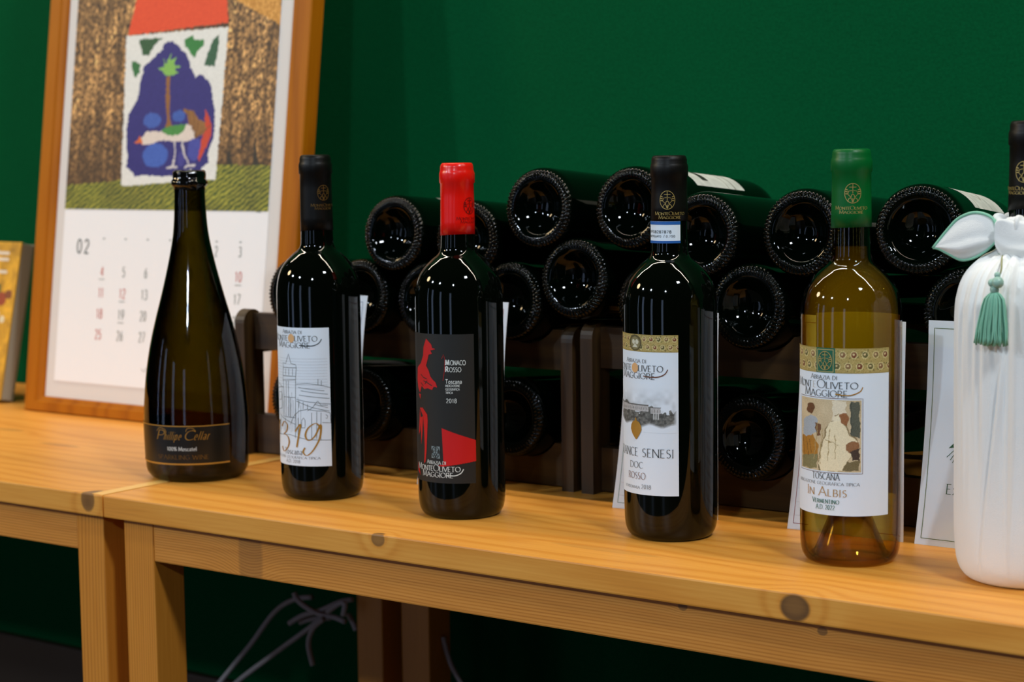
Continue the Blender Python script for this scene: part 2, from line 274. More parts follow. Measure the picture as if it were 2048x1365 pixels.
def printed(name, VF, m, parent, R=None, off=.0002, du=0):
    V, F = VF; V = np.array(V).reshape(-1, 2)+np.array([du, 0]); V3 = wrap(V, R, off) if R else flat(V, off)
    o = mesh(name, V3, F, m, parent)
    if 'letter' in name or 'drawing' in name or 'number' in name or 'figure' in name: o['kind'] = 'stuff'
    return o

# raster canvas for printed pictures (vertex colours on a fine grid)
class Canvas:
    def jitter(s, amp, seed): a = blob_noise(s, 2.6, 2.6, seed); b = blob_noise(s, 2.6, 2.6, seed+1); s.U = s.U+(a-.5)*amp; s.V = s.V+(b-.5)*amp
    def __init__(s, u0, u1, v0, v1, res, bg):
        s.nx = int((u1-u0)/res)+1; s.ny = int((v1-v0)/res)+1
        s.u = np.linspace(u0, u1, s.nx); s.v = np.linspace(v0, v1, s.ny); s.U, s.V = np.meshgrid(s.u, s.v)
        s.C = np.tile(np.array(bg, float), (s.ny, s.nx, 1)); s.U0, s.V0 = s.U, s.V
    def inside(s, P):
        P = np.array(P, float); m = np.zeros(s.U.shape, bool)
        for i in range(len(P)):
            p, q = P[i], P[(i+1) % len(P)]
            if p[1] == q[1]: continue
            c = (p[1] > s.V) != (q[1] > s.V); m ^= c & (s.U < (q[0]-p[0])*(s.V-p[1])/(q[1]-p[1])+p[0])
        return m
    def poly(s, P, c): s.C[s.inside(P)] = c
    def ell(s, cx, cy, rx, ry, c, a=1.):
        d = ((s.U-cx)/rx)**2+((s.V-cy)/ry)**2; m = d < 1; s.C[m] = s.C[m]*(1-a)+np.array(c, float)*a
    def line(s, P, w, c, a=1.):
        for p, q in zip(P[:-1], P[1:]):
            p = np.array(p, float); q = np.array(q, float); d = q-p; L = d@d+1e-9
            t = np.clip(((s.U-p[0])*d[0]+(s.V-p[1])*d[1])/L, 0, 1); m = np.hypot(s.U-p[0]-t*d[0], s.V-p[1]-t*d[1]) < w/2; s.C[m] = s.C[m]*(1-a)+np.array(c, float)*a
    def noise(s, amp, mask=None):
        n = RNG.normal(0, amp, s.U.shape)[..., None]; s.C = np.where(mask[..., None] if mask is not None else True, s.C+n, s.C)
    def build(s, name, m, parent, R=None, off=.0001):
        off = min(off, .00022)
        V2 = np.stack([s.U0.ravel(), s.V0.ravel()], 1); V3 = wrap(V2, R, off) if R else flat(V2, off)
        i = np.arange(s.ny*s.nx).reshape(s.ny, s.nx); F = np.stack([i[:-1, :-1], i[:-1, 1:], i[1:, 1:], i[1:, :-1]], -1).reshape(-1, 4)
        c = np.clip(s.C, 0, 255).reshape(-1, 3); return mesh(name, V3, F, m, parent, cols=np.concatenate([lin(c), np.ones((len(c), 1))], 1), smooth=True)
def blob_noise(c, sx, sy, seed):
    r = np.random.default_rng(seed); g = r.random((int((c.v[-1]-c.v[0])/sy)+3, int((c.u[-1]-c.u[0])/sx)+3))
    x = (c.U-c.u[0])/sx; y = (c.V-c.v[0])/sy; i = x.astype(int); j = y.astype(int); fx = x-i; fy = y-j; fx = fx*fx*(3-2*fx); fy = fy*fy*(3-2*fy)
    return (g[j, i]*(1-fx)+g[j, i+1]*fx)*(1-fy)+(g[j+1, i]*(1-fx)+g[j+1, i+1]*fx)*fy

# ------------------------------------------------------------------ materials
def wood(name, light, mid, dark, axis='X', freq=520, knots=(), rough=.45, wav=1.0, con=1.0):
    m = mat(name, mid, rough); t = NT(m); tc = t.n('ShaderNodeTexCoord').outputs['Object']
    sep = t.n('ShaderNodeSeparateXYZ'); t.link(tc, sep.inputs[0]); X, Y, Z = sep.outputs
    if axis == 'Z': X, Z = Z, X
    if axis == 'Y': X, Y = Y, X
    s = (2.2, 9, 9) if axis == 'X' else ((9, 9, 2.2) if axis == 'Z' else (9, 2.2, 9))
    mp = t.n('ShaderNodeMapping', i_Scale=s); t.link(tc, mp.inputs[0])
    nz = t.n('ShaderNodeTexNoise', i_Scale=1.0, i_Detail=2.0); t.link(mp.outputs[0], nz.inputs['Vector'])
    r = t.math('SQRT', t.math('ADD', t.math('POWER', t.math('ADD', Z, .11), 2.), t.math('POWER', t.math('ADD', Y, -.35), 2.)))
    rings = t.math('ADD', t.math('MULTIPLY', r, freq), t.math('MULTIPLY', nz.outputs[0], 26*wav))
    kd = None
    for (kx, ky, kz, sx, sy, sz, amp, dk) in knots:
        q = None
        for c, k, s_ in ((sep.outputs[0], kx, sx), (sep.outputs[1], ky, sy), (sep.outputs[2], kz, sz)):
            e = t.math('POWER', t.math('ABSOLUTE', t.math('DIVIDE', t.math('SUBTRACT', c, k), s_)), 2.); q = e if q is None else t.math('ADD', q, e)
        g = t.math('EXPONENT', t.math('MULTIPLY', q, -.22)); rings = t.math('ADD', rings, t.math('MULTIPLY', g, amp))
        core = t.math('MULTIPLY', t.math('SMOOTH_MIN', t.math('MAXIMUM', t.math('MULTIPLY', t.math('SUBTRACT', 1.25, q), 2.2), 0.), 1., .2), dk)
        kd = core if kd is None else t.math('MAXIMUM', kd, core)
    wv = t.math('ADD', t.math('MULTIPLY', t.math('SINE', rings), .5), .5)
    wv = t.math('POWER', wv, 2.2)
    s2 = (14, 500, 500) if axis == 'X' else ((500, 500, 14) if axis == 'Z' else (500, 14, 500))
    mp2 = t.n('ShaderNodeMapping', i_Scale=s2); t.link(tc, mp2.inputs[0])
    fb = t.n('ShaderNodeTexNoise', i_Scale=1.0, i_Detail=3.0); t.link(mp2.outputs[0], fb.inputs['Vector'])
    n3 = t.n('ShaderNodeTexNoise', i_Scale=7.0, i_Detail=2.0); t.link(tc, n3.inputs['Vector'])
    f = t.math('ADD', t.math('MULTIPLY', wv, .30*con), t.math('ADD', t.math('MULTIPLY', fb.outputs[0], .42), t.math('MULTIPLY', n3.outputs[0], .22)))
    col = t.ramp(f, [(.12, light), (.48, mid), (.95, dark)])
    if kd is not None:
        mx = t.n('ShaderNodeMix', data_type='RGBA'); t.link(kd, mx.inputs[0]); t.link(col, mx.inputs[6])
        kc = t.ramp(t.math('ADD', t.math('MULTIPLY', wv, .6), t.math('MULTIPLY', fb.outputs[0], .4)), [(.1, [mid[0]*.54, mid[1]*.56, mid[2]*.8]), (.9, [mid[0]*.36, mid[1]*.38, mid[2]*.6])]); t.link(kc, mx.inputs[7]); col = mx.outputs[2]
    t.link(col, t.b.inputs['Base Color']); t.bump(f, .15, .0004); return m
PINE = ((240, 172, 76), (222, 146, 51), (170, 96, 22))
M_top_l = wood('pine_left_top', *PINE, freq=300, con=.62, knots=[(.0, .0, -.006, .009, .02, .011, 9, .85), (-.392, .229, 0, .022, .006, .02, 6, .35), (-.254, .184, 0, .03, .006, .02, 6, .3)])
M_top_r = wood('pine_right_top', *PINE, freq=300, wav=.8, con=.62, knots=[(.713, .0, -.0105, .0115, .014, .0095, 14, .9), (.331, .0, -.004, .007, .008, .006, 10, .75), (.339, .119, 0, .03, .006, .02, 6, .3), (.90, .06, 0, .04, .008, .02, 5, .25), (.52, .05, 0, .05, .006, .02, 5, .2)])
M_apron = wood('pine_apron', (228, 156, 70), (206, 132, 48), (150, 86, 26), freq=13000, wav=1.3, knots=[(.178, .008, -.040, .014, .03, .05, 30, .38), (.616, .008, -.024, .004, .01, .003, 8, .7), (.73, .008, -.0265, .004, .01, .003, 8, .7)])
M_leg = wood('pine_leg', (222, 148, 54), (204, 128, 38), (156, 90, 24), axis='Z', freq=5200)
M_rack = wood('stained_rack_wood', (76, 54, 23), (58, 39, 15), (34, 22, 8), freq=500, rough=.5)
M_rackz = wood('stained_rack_post', (76, 54, 23), (58, 39, 15), (34, 22, 8), axis='Z', freq=500, rough=.5)
M_frame = wood('frame_wood', (186, 112, 10), (170, 96, 5), (138, 74, 4), axis='Z', freq=300, rough=.5)
M_frame.node_tree.nodes['Principled BSDF'].inputs['Specular IOR Level'].default_value = .15
M_floor = wood('floor_wood', (56, 32, 18), (44, 25, 13), (28, 15, 8), freq=120, rough=.4)

M_wall = mat('green_paint', (0, 88, 46), .75, Specular_IOR_Level=.04); t = NT(M_wall)
tc = t.n('ShaderNodeTexCoord').outputs['Object']
n = t.n('ShaderNodeTexNoise', i_Scale=320., i_Detail=4.); t.link(tc, n.inputs['Vector'])
n2 = t.n('ShaderNodeTexNoise', i_Scale=1.6, i_Detail=3.); t.link(tc, n2.inputs['Vector'])
f = t.math('ADD', t.math('MULTIPLY', n.outputs[0], .5), t.math('MULTIPLY', n2.outputs[0], .5))
t.link(t.ramp(f, [(.3, (0, 68, 35)), (.7, (0, 84, 45))]), t.b.inputs['Base Color']); t.bump(n.outputs[0], .35, .0008)

M_dark = mat('dark_bottle_glass', (3, 6, 3), .04, Specular_IOR_Level=.38); M_lying = mat('lying_bottle_glass', (1, 4, 2), .04, Specular_IOR_Level=.24)
M_olive = mat('olive_bottle_glass', (12, 15, 5), .05, Specular_IOR_Level=.55)
def glass(name, c, rough=0., ior=1.5):
    return mat(name, c, rough, Transmission_Weight=1.0, IOR=ior)

def clear(name, col, dens, gloss=True):
    # clear body: passes light straight through, absorbs along its thickness, mirrors at the surface by fresnel
    m = bpy.data.materials.new(name); m.use_nodes = True; t = m.node_tree; t.nodes.clear()
    out_ = t.nodes.new('ShaderNodeOutputMaterial'); tr = t.nodes.new('ShaderNodeBsdfTransparent'); va = t.nodes.new('ShaderNodeVolumeAbsorption')
    va.inputs['Color'].default_value = tuple(col)+(1,); va.inputs['Density'].default_value = dens; t.links.new(va.outputs[0], out_.inputs['Volume'])
    if gloss:
        g = t.nodes.new('ShaderNodeBsdfGlossy'); g.inputs['Roughness'].default_value = .04; f = t.nodes.new('ShaderNodeFresnel'); f.inputs['IOR'].default_value = 1.5; ge = t.nodes.new('ShaderNodeNewGeometry'); sb = t.nodes.new('ShaderNodeMath'); sb.operation = 'SUBTRACT'; sb.inputs[0].default_value = 1; t.links.new(ge.outputs['Backfacing'], sb.inputs[1]); mu = t.nodes.new('ShaderNodeMath'); mu.operation = 'MULTIPLY'; t.links.new(f.outputs[0], mu.inputs[0]); t.links.new(sb.outputs[0], mu.inputs[1])
        mx = t.nodes.new('ShaderNodeMixShader'); t.links.new(mu.outputs[0], mx.inputs[0]); t.links.new(tr.outputs[0], mx.inputs[1]); t.links.new(g.outputs[0], mx.inputs[2]); t.links.new(mx.outputs[0], out_.inputs[0])
    else: t.links.new(tr.outputs[0], out_.inputs[0])
    return m
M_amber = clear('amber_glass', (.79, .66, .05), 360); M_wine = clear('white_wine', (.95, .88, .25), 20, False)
vs = M_wine.node_tree.nodes.new('ShaderNodeVolumeScatter'); vs.inputs['Color'].default_value = (1, .66, .03, 1); vs.inputs['Density'].default_value = 7; ad = M_wine.node_tree.nodes.new('ShaderNodeAddShader')  # scatter added to the wine so it catches light as an amber glow
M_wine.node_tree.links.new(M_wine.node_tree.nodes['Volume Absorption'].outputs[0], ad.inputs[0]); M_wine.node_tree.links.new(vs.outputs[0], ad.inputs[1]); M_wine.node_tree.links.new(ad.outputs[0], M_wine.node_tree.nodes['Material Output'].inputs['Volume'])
M_foil_k = mat('black_foil', (11, 10, 8), .42, Specular_IOR_Level=.22); M_foil_r = mat('red_foil', (236, 20, 8), .26); M_foil_g = mat('green_foil', (0, 92, 36), .38, Specular_IOR_Level=.3)
for mm, sc in ((M_foil_k, 260), (M_foil_r, 160), (M_foil_g, 220)):
    t = NT(mm); n = t.n('ShaderNodeTexNoise', i_Scale=float(sc), i_Detail=2.); t.link(t.n('ShaderNodeTexCoord').outputs['Object'], n.inputs['Vector']); t.bump(n.outputs[0], .18, .0004)
M_white = mat('label_paper', (228, 240, 251), .6); M_blackpaper = mat('black_label_paper', (20, 21, 18), .6)
M_ink = mat('dark_ink', (42, 50, 52), .6); M_grey = mat('grey_ink', (96, 104, 106), .6); M_gold = mat('gold_print', (196, 146, 60), .35, .35)
M_goldfoil = mat('gold_foil_print', (206, 178, 104), .3, .5); M_redink = mat('red_ink', (196, 8, 8), .5); M_whiteink = mat('white_ink', (214, 220, 216), .5)
M_silver = mat('silver_print', (124, 140, 142), .45); M_brownink = mat('brown_ink', (108, 62, 42), .55); M_teal = mat('teal_ink', (20, 104, 84), .55); M_pale = mat('pale_ink', (196, 190, 180), .55)
M_spot = mat('pale_gold_seal', (226, 178, 122), .4); M_dullgold = mat('dull_gold_print', (124, 92, 40), .4, .4); M_maroon = mat('maroon_print', (90, 6, 4), .4); M_blue = mat('blue_tax_print', (24, 92, 170), .5)
M_art = mat('printed_picture', (255, 255, 255), .6); t = NT(M_art); a = t.n('ShaderNodeAttribute', attribute_name='print'); t.link(a.outputs['Color'], t.b.inputs['Base Color'])
M_board = mat('white_card', (236, 244, 253), .6); M_green_ink = mat('green_ink', (44, 92, 60), .6)
M_cream = mat('cream_cloth', (240, 241, 238), .9, Sheen_Weight=.2); t = NT(M_cream)
tc = t.n('ShaderNodeTexCoord').outputs['Object']
w1 = t.n('ShaderNodeTexWave', i_Scale=420., wave_type='BANDS', bands_direction='Z'); t.link(tc, w1.inputs['Vector']); w2 = t.n('ShaderNodeTexNoise', i_Scale=1400.); t.link(tc, w2.inputs['Vector'])
t.bump(t.math('ADD', w1.outputs['Fac'], w2.outputs[0]), .35, .0006)
M_mint = mat('mint_thread', (134, 194, 166), .8); M_bead = mat('mint_bead', (150, 188, 172), .3)
M_cable = mat('white_cable', (168, 160, 160), .5)
M_mat = mat('off_white_mount', (228, 222, 214), .8); M_page = mat('calendar_page', (250, 249, 247), .8)
M_num = mat('calendar_grey', (146, 152, 142), .8); M_numd = mat('calendar_dark', (74, 84, 76), .8); M_numr = mat('calendar_red', (206, 112, 96), .8)

# ------------------------------------------------------------------ the room
structure(mesh('wall_back', *box(-4.2, 1.6, .535, .60, -.43, 2.4), M_wall), 'dark green painted wall behind the bench')
structure(mesh('floor', *box(-4.2, 1.6, -3.2, .60, -.47, -.43), M_floor), 'dark wooden floor')
structure(mesh('baseboard_back', *box(-4.2, 1.6, .521, .535, -.43, -.355, .003), mat('baseboard_paint', (44, 30, 18), .5)), 'low brown skirting board under the green wall')

# ------------------------------------------------------------------ benches
def bench(x0, x1, legs, root, label, mt):
    t = thing('wooden_bench', label, 'bench', (root, 0, -.43))
    def P(name, b, m, bev=.0015):
        V, F = box(*b, bev); V = np.array(V)-np.array([root, 0, 0]); o = mesh(name, V, F, m, t, loc=(0, 0, .43)); return o
    P('bench_top', (x0, x1, 0, .530, -.0205, 0), mt)  # top made deeper at the back to shut light out of the space beneath
    for a, b in legs:
        P('leg', (a, b, .008, .045, -.43, -.0205), M_leg); P('leg', (a, b, .399, .436, -.43, -.0205), M_leg)
        P('side_rail', (a+.009, b-.009, .045, .399, -.057, -.0205), M_leg)
    for (a0, a1), (b0, b1) in zip(legs[:-1], legs[1:]):
        P('front_rail', (a1, b0, .0085, .028, -.0565, -.0205), M_apron); P('back_rail', (a1, b0, .412, .432, -.0565, -.0205), M_apron)
    return t
bench(-2.62, -1.3522, [(-2.61, -2.573), (-1.397, -1.3605)], -1.3716, 'pine bench on the left carrying the framed calendar', M_top_l)
bl = bpy.data.objects['wooden_bench']; mesh('edge_strip', np.array(box(-1.3665, -1.3524, .0012, .50, -.0010, .0003)[0])-np.array([-1.3716, 0, 0]), box(0, 1, 0, 1, 0, 1)[1], wood('pale_sapwood', (246, 196, 110), (240, 184, 92), (214, 150, 60), axis='Y', freq=300, con=.5), bl, loc=(0, 0, .43))
bench(-1.3508, -.10, [(-1.333, -1.2945), (-.16, -.123)], -1.3516, 'long pine bench on the right carrying the row of wine bottles', M_top_r)

# ------------------------------------------------------------------ wine rack
def rack(x0, x1, top, slots, label):
    t = thing('wine_rack', label, 'wine rack', (x0, .243, 0))
    def P(name, V, F, m, sm=False): return mesh(name, np.array(V)-np.array([x0, .243, 0]), F, m, t)
    def post(xa, ya):
        w, d, h = .0128, .0278, top+.004; pr = [(ya, 0), (ya, h-d/2)]+[(ya+d/2-d/2*math.cos(a), h-d/2+d/2*math.sin(a)) for a in np.linspace(0, PI, 13)[1:-1]]+[(ya+d, h-d/2), (ya+d, 0)]
        k = len(pr); V = [(xa, y, z) for y, z in pr]+[(xa+w, y, z) for y, z in pr]
        F = [tuple(range(k)), tuple(range(2*k-1, k-1, -1))]+[(i, i+k, (i+1) % k+k, (i+1) % k) for i in range(k)]
        P('post', V, [f[::-1] for f in F], M_rackz)
    def rail(ya, zt, zb, nz, name):
        r = .0375; pts = [(x0+.0128, zt)]
        for s in slots:
            cz = nz; dz = max(0, zt-cz)  # notch centre height cz above rail top
            hh = abs(cz-zt); half = math.sqrt(max(r*r-hh*hh, 1e-6))
            a0 = math.acos(max(-1, min(1, hh/r)))
            for a in np.linspace(-a0, a0, 13): pts.append((s+r*math.sin(a), cz-r*math.cos(a)))
        pts.append((x1-.0128, zt)); n = len(pts)
        V = []
        for y in (ya, ya+.012): V += [(x, y, z) for x, z in pts]+[(x, y, zb) for x, z in pts]
        F = []
        for i in range(n-1):
            F += [(i, n+i, n+i+1, i+1), (2*n+i, 2*n+i+1, 3*n+i+1, 3*n+i), (i, i+1, 2*n+i+1, 2*n+i), (n+i, 3*n+i, 3*n+i+1, n+i+1)]
        F += [(0, 2*n, 3*n, n), (n-1, 2*n-1, 4*n-1, 3*n-1)]
        P(name, V, F, M_rack)
    for xa in (x0, x1-.0128):
        post(xa, .243); post(xa, .400)
        for z in (.018, top-.030): P('side_rail', *box(xa+.001, xa+.0118, .2708, .400, z-.012, z+.012, .001), M_rackz)
    rail(.2568, top, top-.037, top+.0235, 'top_rail'); rail(.2568, .041, .0015, .0635, 'bottom_rail')
    rail(.407, top-.015, top-.045, top+.0092, 'top_rail'); rail(.407, .029, .0015, .0503, 'bottom_rail')
    return t
rack(-1.4173, -.9950, .1458, [-1.3195, -1.2354, -1.151, -1.055], 'dark stained wooden wine rack on the left, behind the red topped bottle')
rack(-.9862, -.5640, .1506, [-.9013, -.807, -.711, -.614], 'dark stained wooden wine rack on the right, behind the white label bottles')

# ------------------------------------------------------------------ bottles
SH = [(37.5, 178), (37.3, 188), (35.9, 198), (32.9, 206.5), (28.0, 213.6), (22.0, 219.6), (17.2, 223.6), (15.0, 227.4), (14.5, 234)]
def bordeaux(h, punt=17):
    pr = [(0, punt), (8, punt*.95), (16, punt*.7), (22, punt*.3), (25.5, .8), (28, 0), (31, .6), (34, 3.2), (36.2, 8), (37.2, 16), (37.5, 30), (37.5, 100)]
    p = catmull(pr[:11], 4)+[np.array(pr[11])]; p += catmull(SH, 6)
    p += [np.array((14.1, h-60)), np.array((13.9, h-17)), np.array((14.4, h-15.5)), np.array((14.3, h-9)), np.array((13.5, h-6.5)), np.array((12.6, h-3)), np.array((0, h-3))]
    return [(max(a, 0)/1000, b/1000) for a, b in p]
def capsule_prof(h, z0, rough=0):
    return [(a/1000, b/1000) for a, b in [(14.5, z0), (14.75, z0), (14.5, z0+12), (14.2, h-30), (14.15, h-17.5), (15.0, h-16.5), (15.0, h-9), (14.5, h-7.2), (14.1, h-6.2), (14.05, h-3.6), (13.4, h-1.2), (12.4, h-.2), (10.5, h), (0.01, h)]]
M_sets = {}
def std_bottle(name, label, x, y, h, glassm, capm, z0, rot=0):
    t = thing(name, label, 'bottle', (x, y, 0), (0, 0, rot))
    V, F = lathe(bordeaux(h), 96); mesh('glass', V, F, glassm, t, smooth=True)
    def crinkle(i, th, r, z): return (r+(.00010*math.sin(7*th+z*900)+.00006*math.sin(17*th)) if capm is M_foil_r else r, z + (.0012*math.sin(th+.6) if i < 2 else 0))
    V, F = lathe(capsule_prof(h, z0), 64, crinkle); c = mesh('capsule', V, F, capm, t, smooth=True)
    if 'Bevel': pass
    return t, c
def label_patch(u0, u1, v0, v1, m, t, R=.0375, name='label', off=.00012, slope=0):
    c = Canvas(u0, u1, v0, v1, 1.5, (255, 255, 255)); V2 = np.stack([c.U.ravel(), c.V.ravel()], 1); V3 = wrap(V2, R, off)
    i = np.arange(c.ny*c.nx).reshape(c.ny, c.nx); F = np.stack([i[:-1, :-1], i[:-1, 1:], i[1:, 1:], i[1:, :-1]], -1).reshape(-1, 4)
    return mesh(name, V3, F, m, t, smooth=True)
def logo(du=0, dv=0, k=1.0, seal=True, faint=False):
    # estate name in three lines, centred on du; dv = baseline of the last line
    parts = [text('Abbazia di', du-10.8*k, du+11.6*k, dv+12.6*k, 3.4*k, caps=.8, wt=.14, spacing=.14)]
    if seal: parts += [text('Monte', du-29*k, du-3.6*k, dv+6.0*k, 6.0*k, caps=.78, wt=.13, spacing=.08), text('liveto', du+4.2*k, du+25.7*k, dv+6.0*k, 6.0*k, caps=.78, wt=.13, spacing=.1)]
    else: parts += [text('MonteOliveto', du-29*k, du+25.7*k, dv+6.0*k, 6.2*k, caps=.74, wt=.13, spacing=.06)]
    parts += [text('Maggiore', du-18.8*k, du+19.2*k, dv, 5.8*k, caps=.82, wt=.13, spacing=.1)]
    return J(*parts)
def swoosh(du, dv, k=1.0): return line(catmull([(du+9*k, dv+2.4*k), (du+15*k, dv+1.8*k), (du+22*k, dv+2.2*k), (du+27*k, dv+4.4*k), (du+29.4*k, dv+8*k)], 5), .75*k)
def emblem(cx, cy, rx, ry, lw):
    E = [line([(cx+rx*math.cos(a), cy+ry*math.sin(a)) for a in np.linspace(0, 2*PI, 33)], lw)]
    E += [line([(cx, cy+ry*.95), (cx, cy-ry*.02)], lw), line([(cx-rx*.42, cy+ry*.62), (cx+rx*.42, cy+ry*.62)], lw)]
    E += [line([(cx-rx*.1, cy+ry*.28), (cx-rx*.5, cy+ry*.22), (cx-rx*.6, cy-ry*.1), (cx-rx*.2, cy-ry*.45)], lw*.8), line([(cx+rx*.1, cy+ry*.28), (cx+rx*.5, cy+ry*.22), (cx+rx*.6, cy-ry*.1), (cx+rx*.2, cy-ry*.45)], lw*.8)]
    E += [line([(cx+rx*.22*math.cos(a), cy-ry*.42+ry*.32*math.sin(a)) for a in np.linspace(0, PI, 9)], lw)]
    for s in (-1, 1):
        E += [line([(cx+s*rx*.33+rx*.26*math.cos(a), cy-ry*.88+ry*.4*math.sin(a)) for a in np.linspace(0, PI, 9)], lw)]
        for k in range(3): E += [line([(cx+s*rx*.62, cy+ry*(.34-.2*k)), (cx+s*rx*.92, cy+ry*(.42-.24*k))], lw*1.5)]
    E += [line([(cx, cy-ry*.5), (cx, cy-ry*.95)], lw)]
    return J(*E)
def cap_print(c, ue, ze, ut, zt, k, m, off=.0148):
    # emblem plus two lines of letters on the capsule
    e = J(emblem(ue, ze, 5.8*k, 7.2*k, .45*k), text('MonteOliveto', ut-12.4*k, ut+12.4*k, zt+3.0*k, 2.7*k, caps=.75, wt=.17, spacing=.06), text('Maggiore', ut-8.8*k, ut+8.8*k, zt, 2.5*k, caps=.8, wt=.17, spacing=.08))
    V, F = e; V = np.array(V); mesh('emblem_print', wrap(V, .0143, .00062), F, m, c)

# --- black topped bottle with the church label
t2, c2 = std_bottle('wine_bottle', 'dark wine bottle with black top, white label with grey church sketch and gold 1319', -1.1811, .1117, 308, M_dark, M_foil_k, 240)
cap_print(c2, 17.2, 274.3, 17.4, 259.4, .93, M_dullgold)
l2 = label_patch(-36, 36.2, 32.3, 156, M_white, t2)
printed('lettering', J(logo(0, 138.0), text('Toscana', -11.9, 9.5, 42.3, 5.3, wt=.12), text('INDICAZIONE GEOGRAFICA TIPICA', -33, 26.1, 38.6, 2.1, wt=.16, spacing=.12), text('A.D. 2018', -9.9, 7.2, 34.6, 2.9, wt=.14), swoosh(0, 138)), M_ink, l2, .0375, .0004)
printed('seal', polyf([(0.4+3.6*math.cos(a), 146.4+3.9*math.sin(a)) for a in np.linspace(0, 2*PI, 24)[:-1]]), M_spot, l2, .0375, .0004)
printed('church_drawing', J(*[line([(max(a, -34), b) for a, b in p], .42) for p in ART['church']], *[line([(-34+3*math.sin(k), 128-k*2.6), (34, 128.4-k*2.6)], .10) for k in range(0, 11)],
        *[line([(a, 62+(k % 3)), (a+.8*math.sin(k), 100-(k*7 % 17))], .2) for k, a in enumerate(np.arange(-21, 9, 2.1))]), M_grey, l2, .0375, .0003)
n19 = [[(-28, 62), (-23, 72), (-25, 60), (-27, 50)], [(-17, 66), (-12, 71), (-7, 68), (-9, 62), (-13, 60), (-7, 58), (-5, 53), (-8, 47), (-14, 44), (-17, 48)], [(2.5, 63), (8.5, 70), (6.5, 60), (4, 49)],
       [(27, 66), (23, 71), (16, 67), (13, 60), (16, 55.5), (22, 60), (27, 70), (26, 58), (20, 47), (14, 42), (10.5, 45), (12.5, 49)]]
printed('gold_numerals', J(*[stroke(dens([tuple(q) for q in catmull(p, 5)], 2), lambda d: .5+1.3*abs(d[1])**2) for p in n19]), M_gold, l2, .0375, .0005)

# --- red topped bottle
t3, c3 = std_bottle('wine_bottle', 'dark wine bottle with bright red top and black label with red monk figure', -1.0189, .1097, 300, M_dark, M_foil_r, 239)
cap_print(c3, 20.5, 264, 20.5, 249.4, .95, M_maroon)
l3 = label_patch(-36, 37, 32.2, 158, M_blackpaper, t3)
printed('red_figure', J(*[polyf(p) for p in ART['monk']], *[line(p, .3) for p in ART['monkcurve']]), M_redink, l3, .0375, .0003)
printed('figure_shading', J(*[line(p, .8) for p in ART['monkdark']]), M_blackpaper, l3, .0375, .0004)
printed('lettering', J(text('M', 12.9, 16.0, 132.3, 4.4, 'sans', .22), text('ONACO', 17.0, 29.6, 132.3, 3.9, 'sans', .12), text('R', 12.8, 15.3, 126.6, 4.3, 'sans', .22), text('OSSO', 16.1, 25.9, 126.6, 3.8, 'sans', .12),
    text('Toscana', 12.6, 26.3, 116.7, 3.5, 'sans', .13), text('INDICAZIONE', 12.6, 24.6, 114.0, 1.8, 'sans', .15), text('GEOGRAFICA', 12.6, 24.4, 111.0, 1.8, 'sans', .15), text('TIPICA', 12.6, 18.7, 108.1, 1.8, 'sans', .15), text('2018', 12.9, 21.9, 100.5, 3.5, 'sans', .13),
    text('Abbazia di', -7.5, 11.7, 48.0, 3.4, caps=.8, wt=.17, spacing=.14), text('MonteOliveto', -21.6, 24, 42.2, 5.4, caps=.76, wt=.16, spacing=.06), text('Maggiore', -13.7, 17.8, 37.0, 5.0, caps=.82, wt=.16, spacing=.1), line(catmull([(12, 38.9), (19.3, 38.9), (24.3, 41), (26.6, 44.4)], 5), .8)), M_whiteink, l3, .0375, .0005)
eb = printed('square_emblem', polyf([(-2.2, 53), (6.3, 53), (6.3, 63.2), (-2.2, 63.2)]), M_silver, l3, .0375, .0003)
printed('emblem_lines', emblem(2.05, 58.1, 3.9, 4.8, .55), M_blackpaper, l3, .0375, .0005)

# --- white banded red wine bottle with tax strip
def floral(c, v0, v1, seed, step=7.0):
    r = np.random.default_rng(seed); m = (c.V >= v0) & (c.V <= v1); c.C[m] = (176, 156, 92)
    for i, u in enumerate(np.arange(c.u[0]-2, c.u[-1]+3, step)):
        for k, v in enumerate((v0+(v1-v0)*.28, v0+(v1-v0)*.74)):
            uu = u+(step/2 if k else 0)
            for a in np.linspace(0, 2*PI, 7)[:-1]: c.line([(uu, v), (uu+step*.46*math.cos(a+.4), v+step*.46*math.sin(a+.4))], .35, (112, 104, 48))
            c.ell(uu, v, step*.34, step*.36, (206, 192, 132)); c.ell(uu, v, step*.24, step*.26, [(118, 62, 34), (96, 92, 46), (132, 96, 60)][(i+k) % 3]); c.ell(uu-.3, v+.4, step*.1, step*.1, (212, 190, 140))
        for a in range(4):
            cu = u+step*.25*a; cv = v0+(v1-v0)*(.15+.24*((a*2+i) % 4)); c.line([(cu, cv), (cu+1.4*math.cos(a*1.7+i), cv+1.4*math.sin(a*1.7+i))], .5, [(128, 132, 66), (92, 84, 40)][a % 2])
    c.noise(9, m)
    for v in (v0+.6, v1-.6): c.line([(c.u[0], v), (c.u[-1], v)], .5, (150, 132, 66))
t4, c4 = std_bottle('wine_bottle', 'dark wine bottle with black top and blue and white tax strip round its neck', -.8198, .1282, 304.5, M_dark, M_foil_k, 252)
cap_print(c4, 6.4, 269.6, 8.2, 254.8, 1.0, M_goldfoil)
st = label_patch(-20, 17, 235.6, 252.8, M_white, t4, .0146, 'tax_strip', .0003)
printed('strip_edges', J(line([(-20, 251.5), (17, 251.5)], 2.5, 1), line([(-20, 236.6), (17, 236.6)], 2.0, 1)), M_blue, st, .0146, .0005)
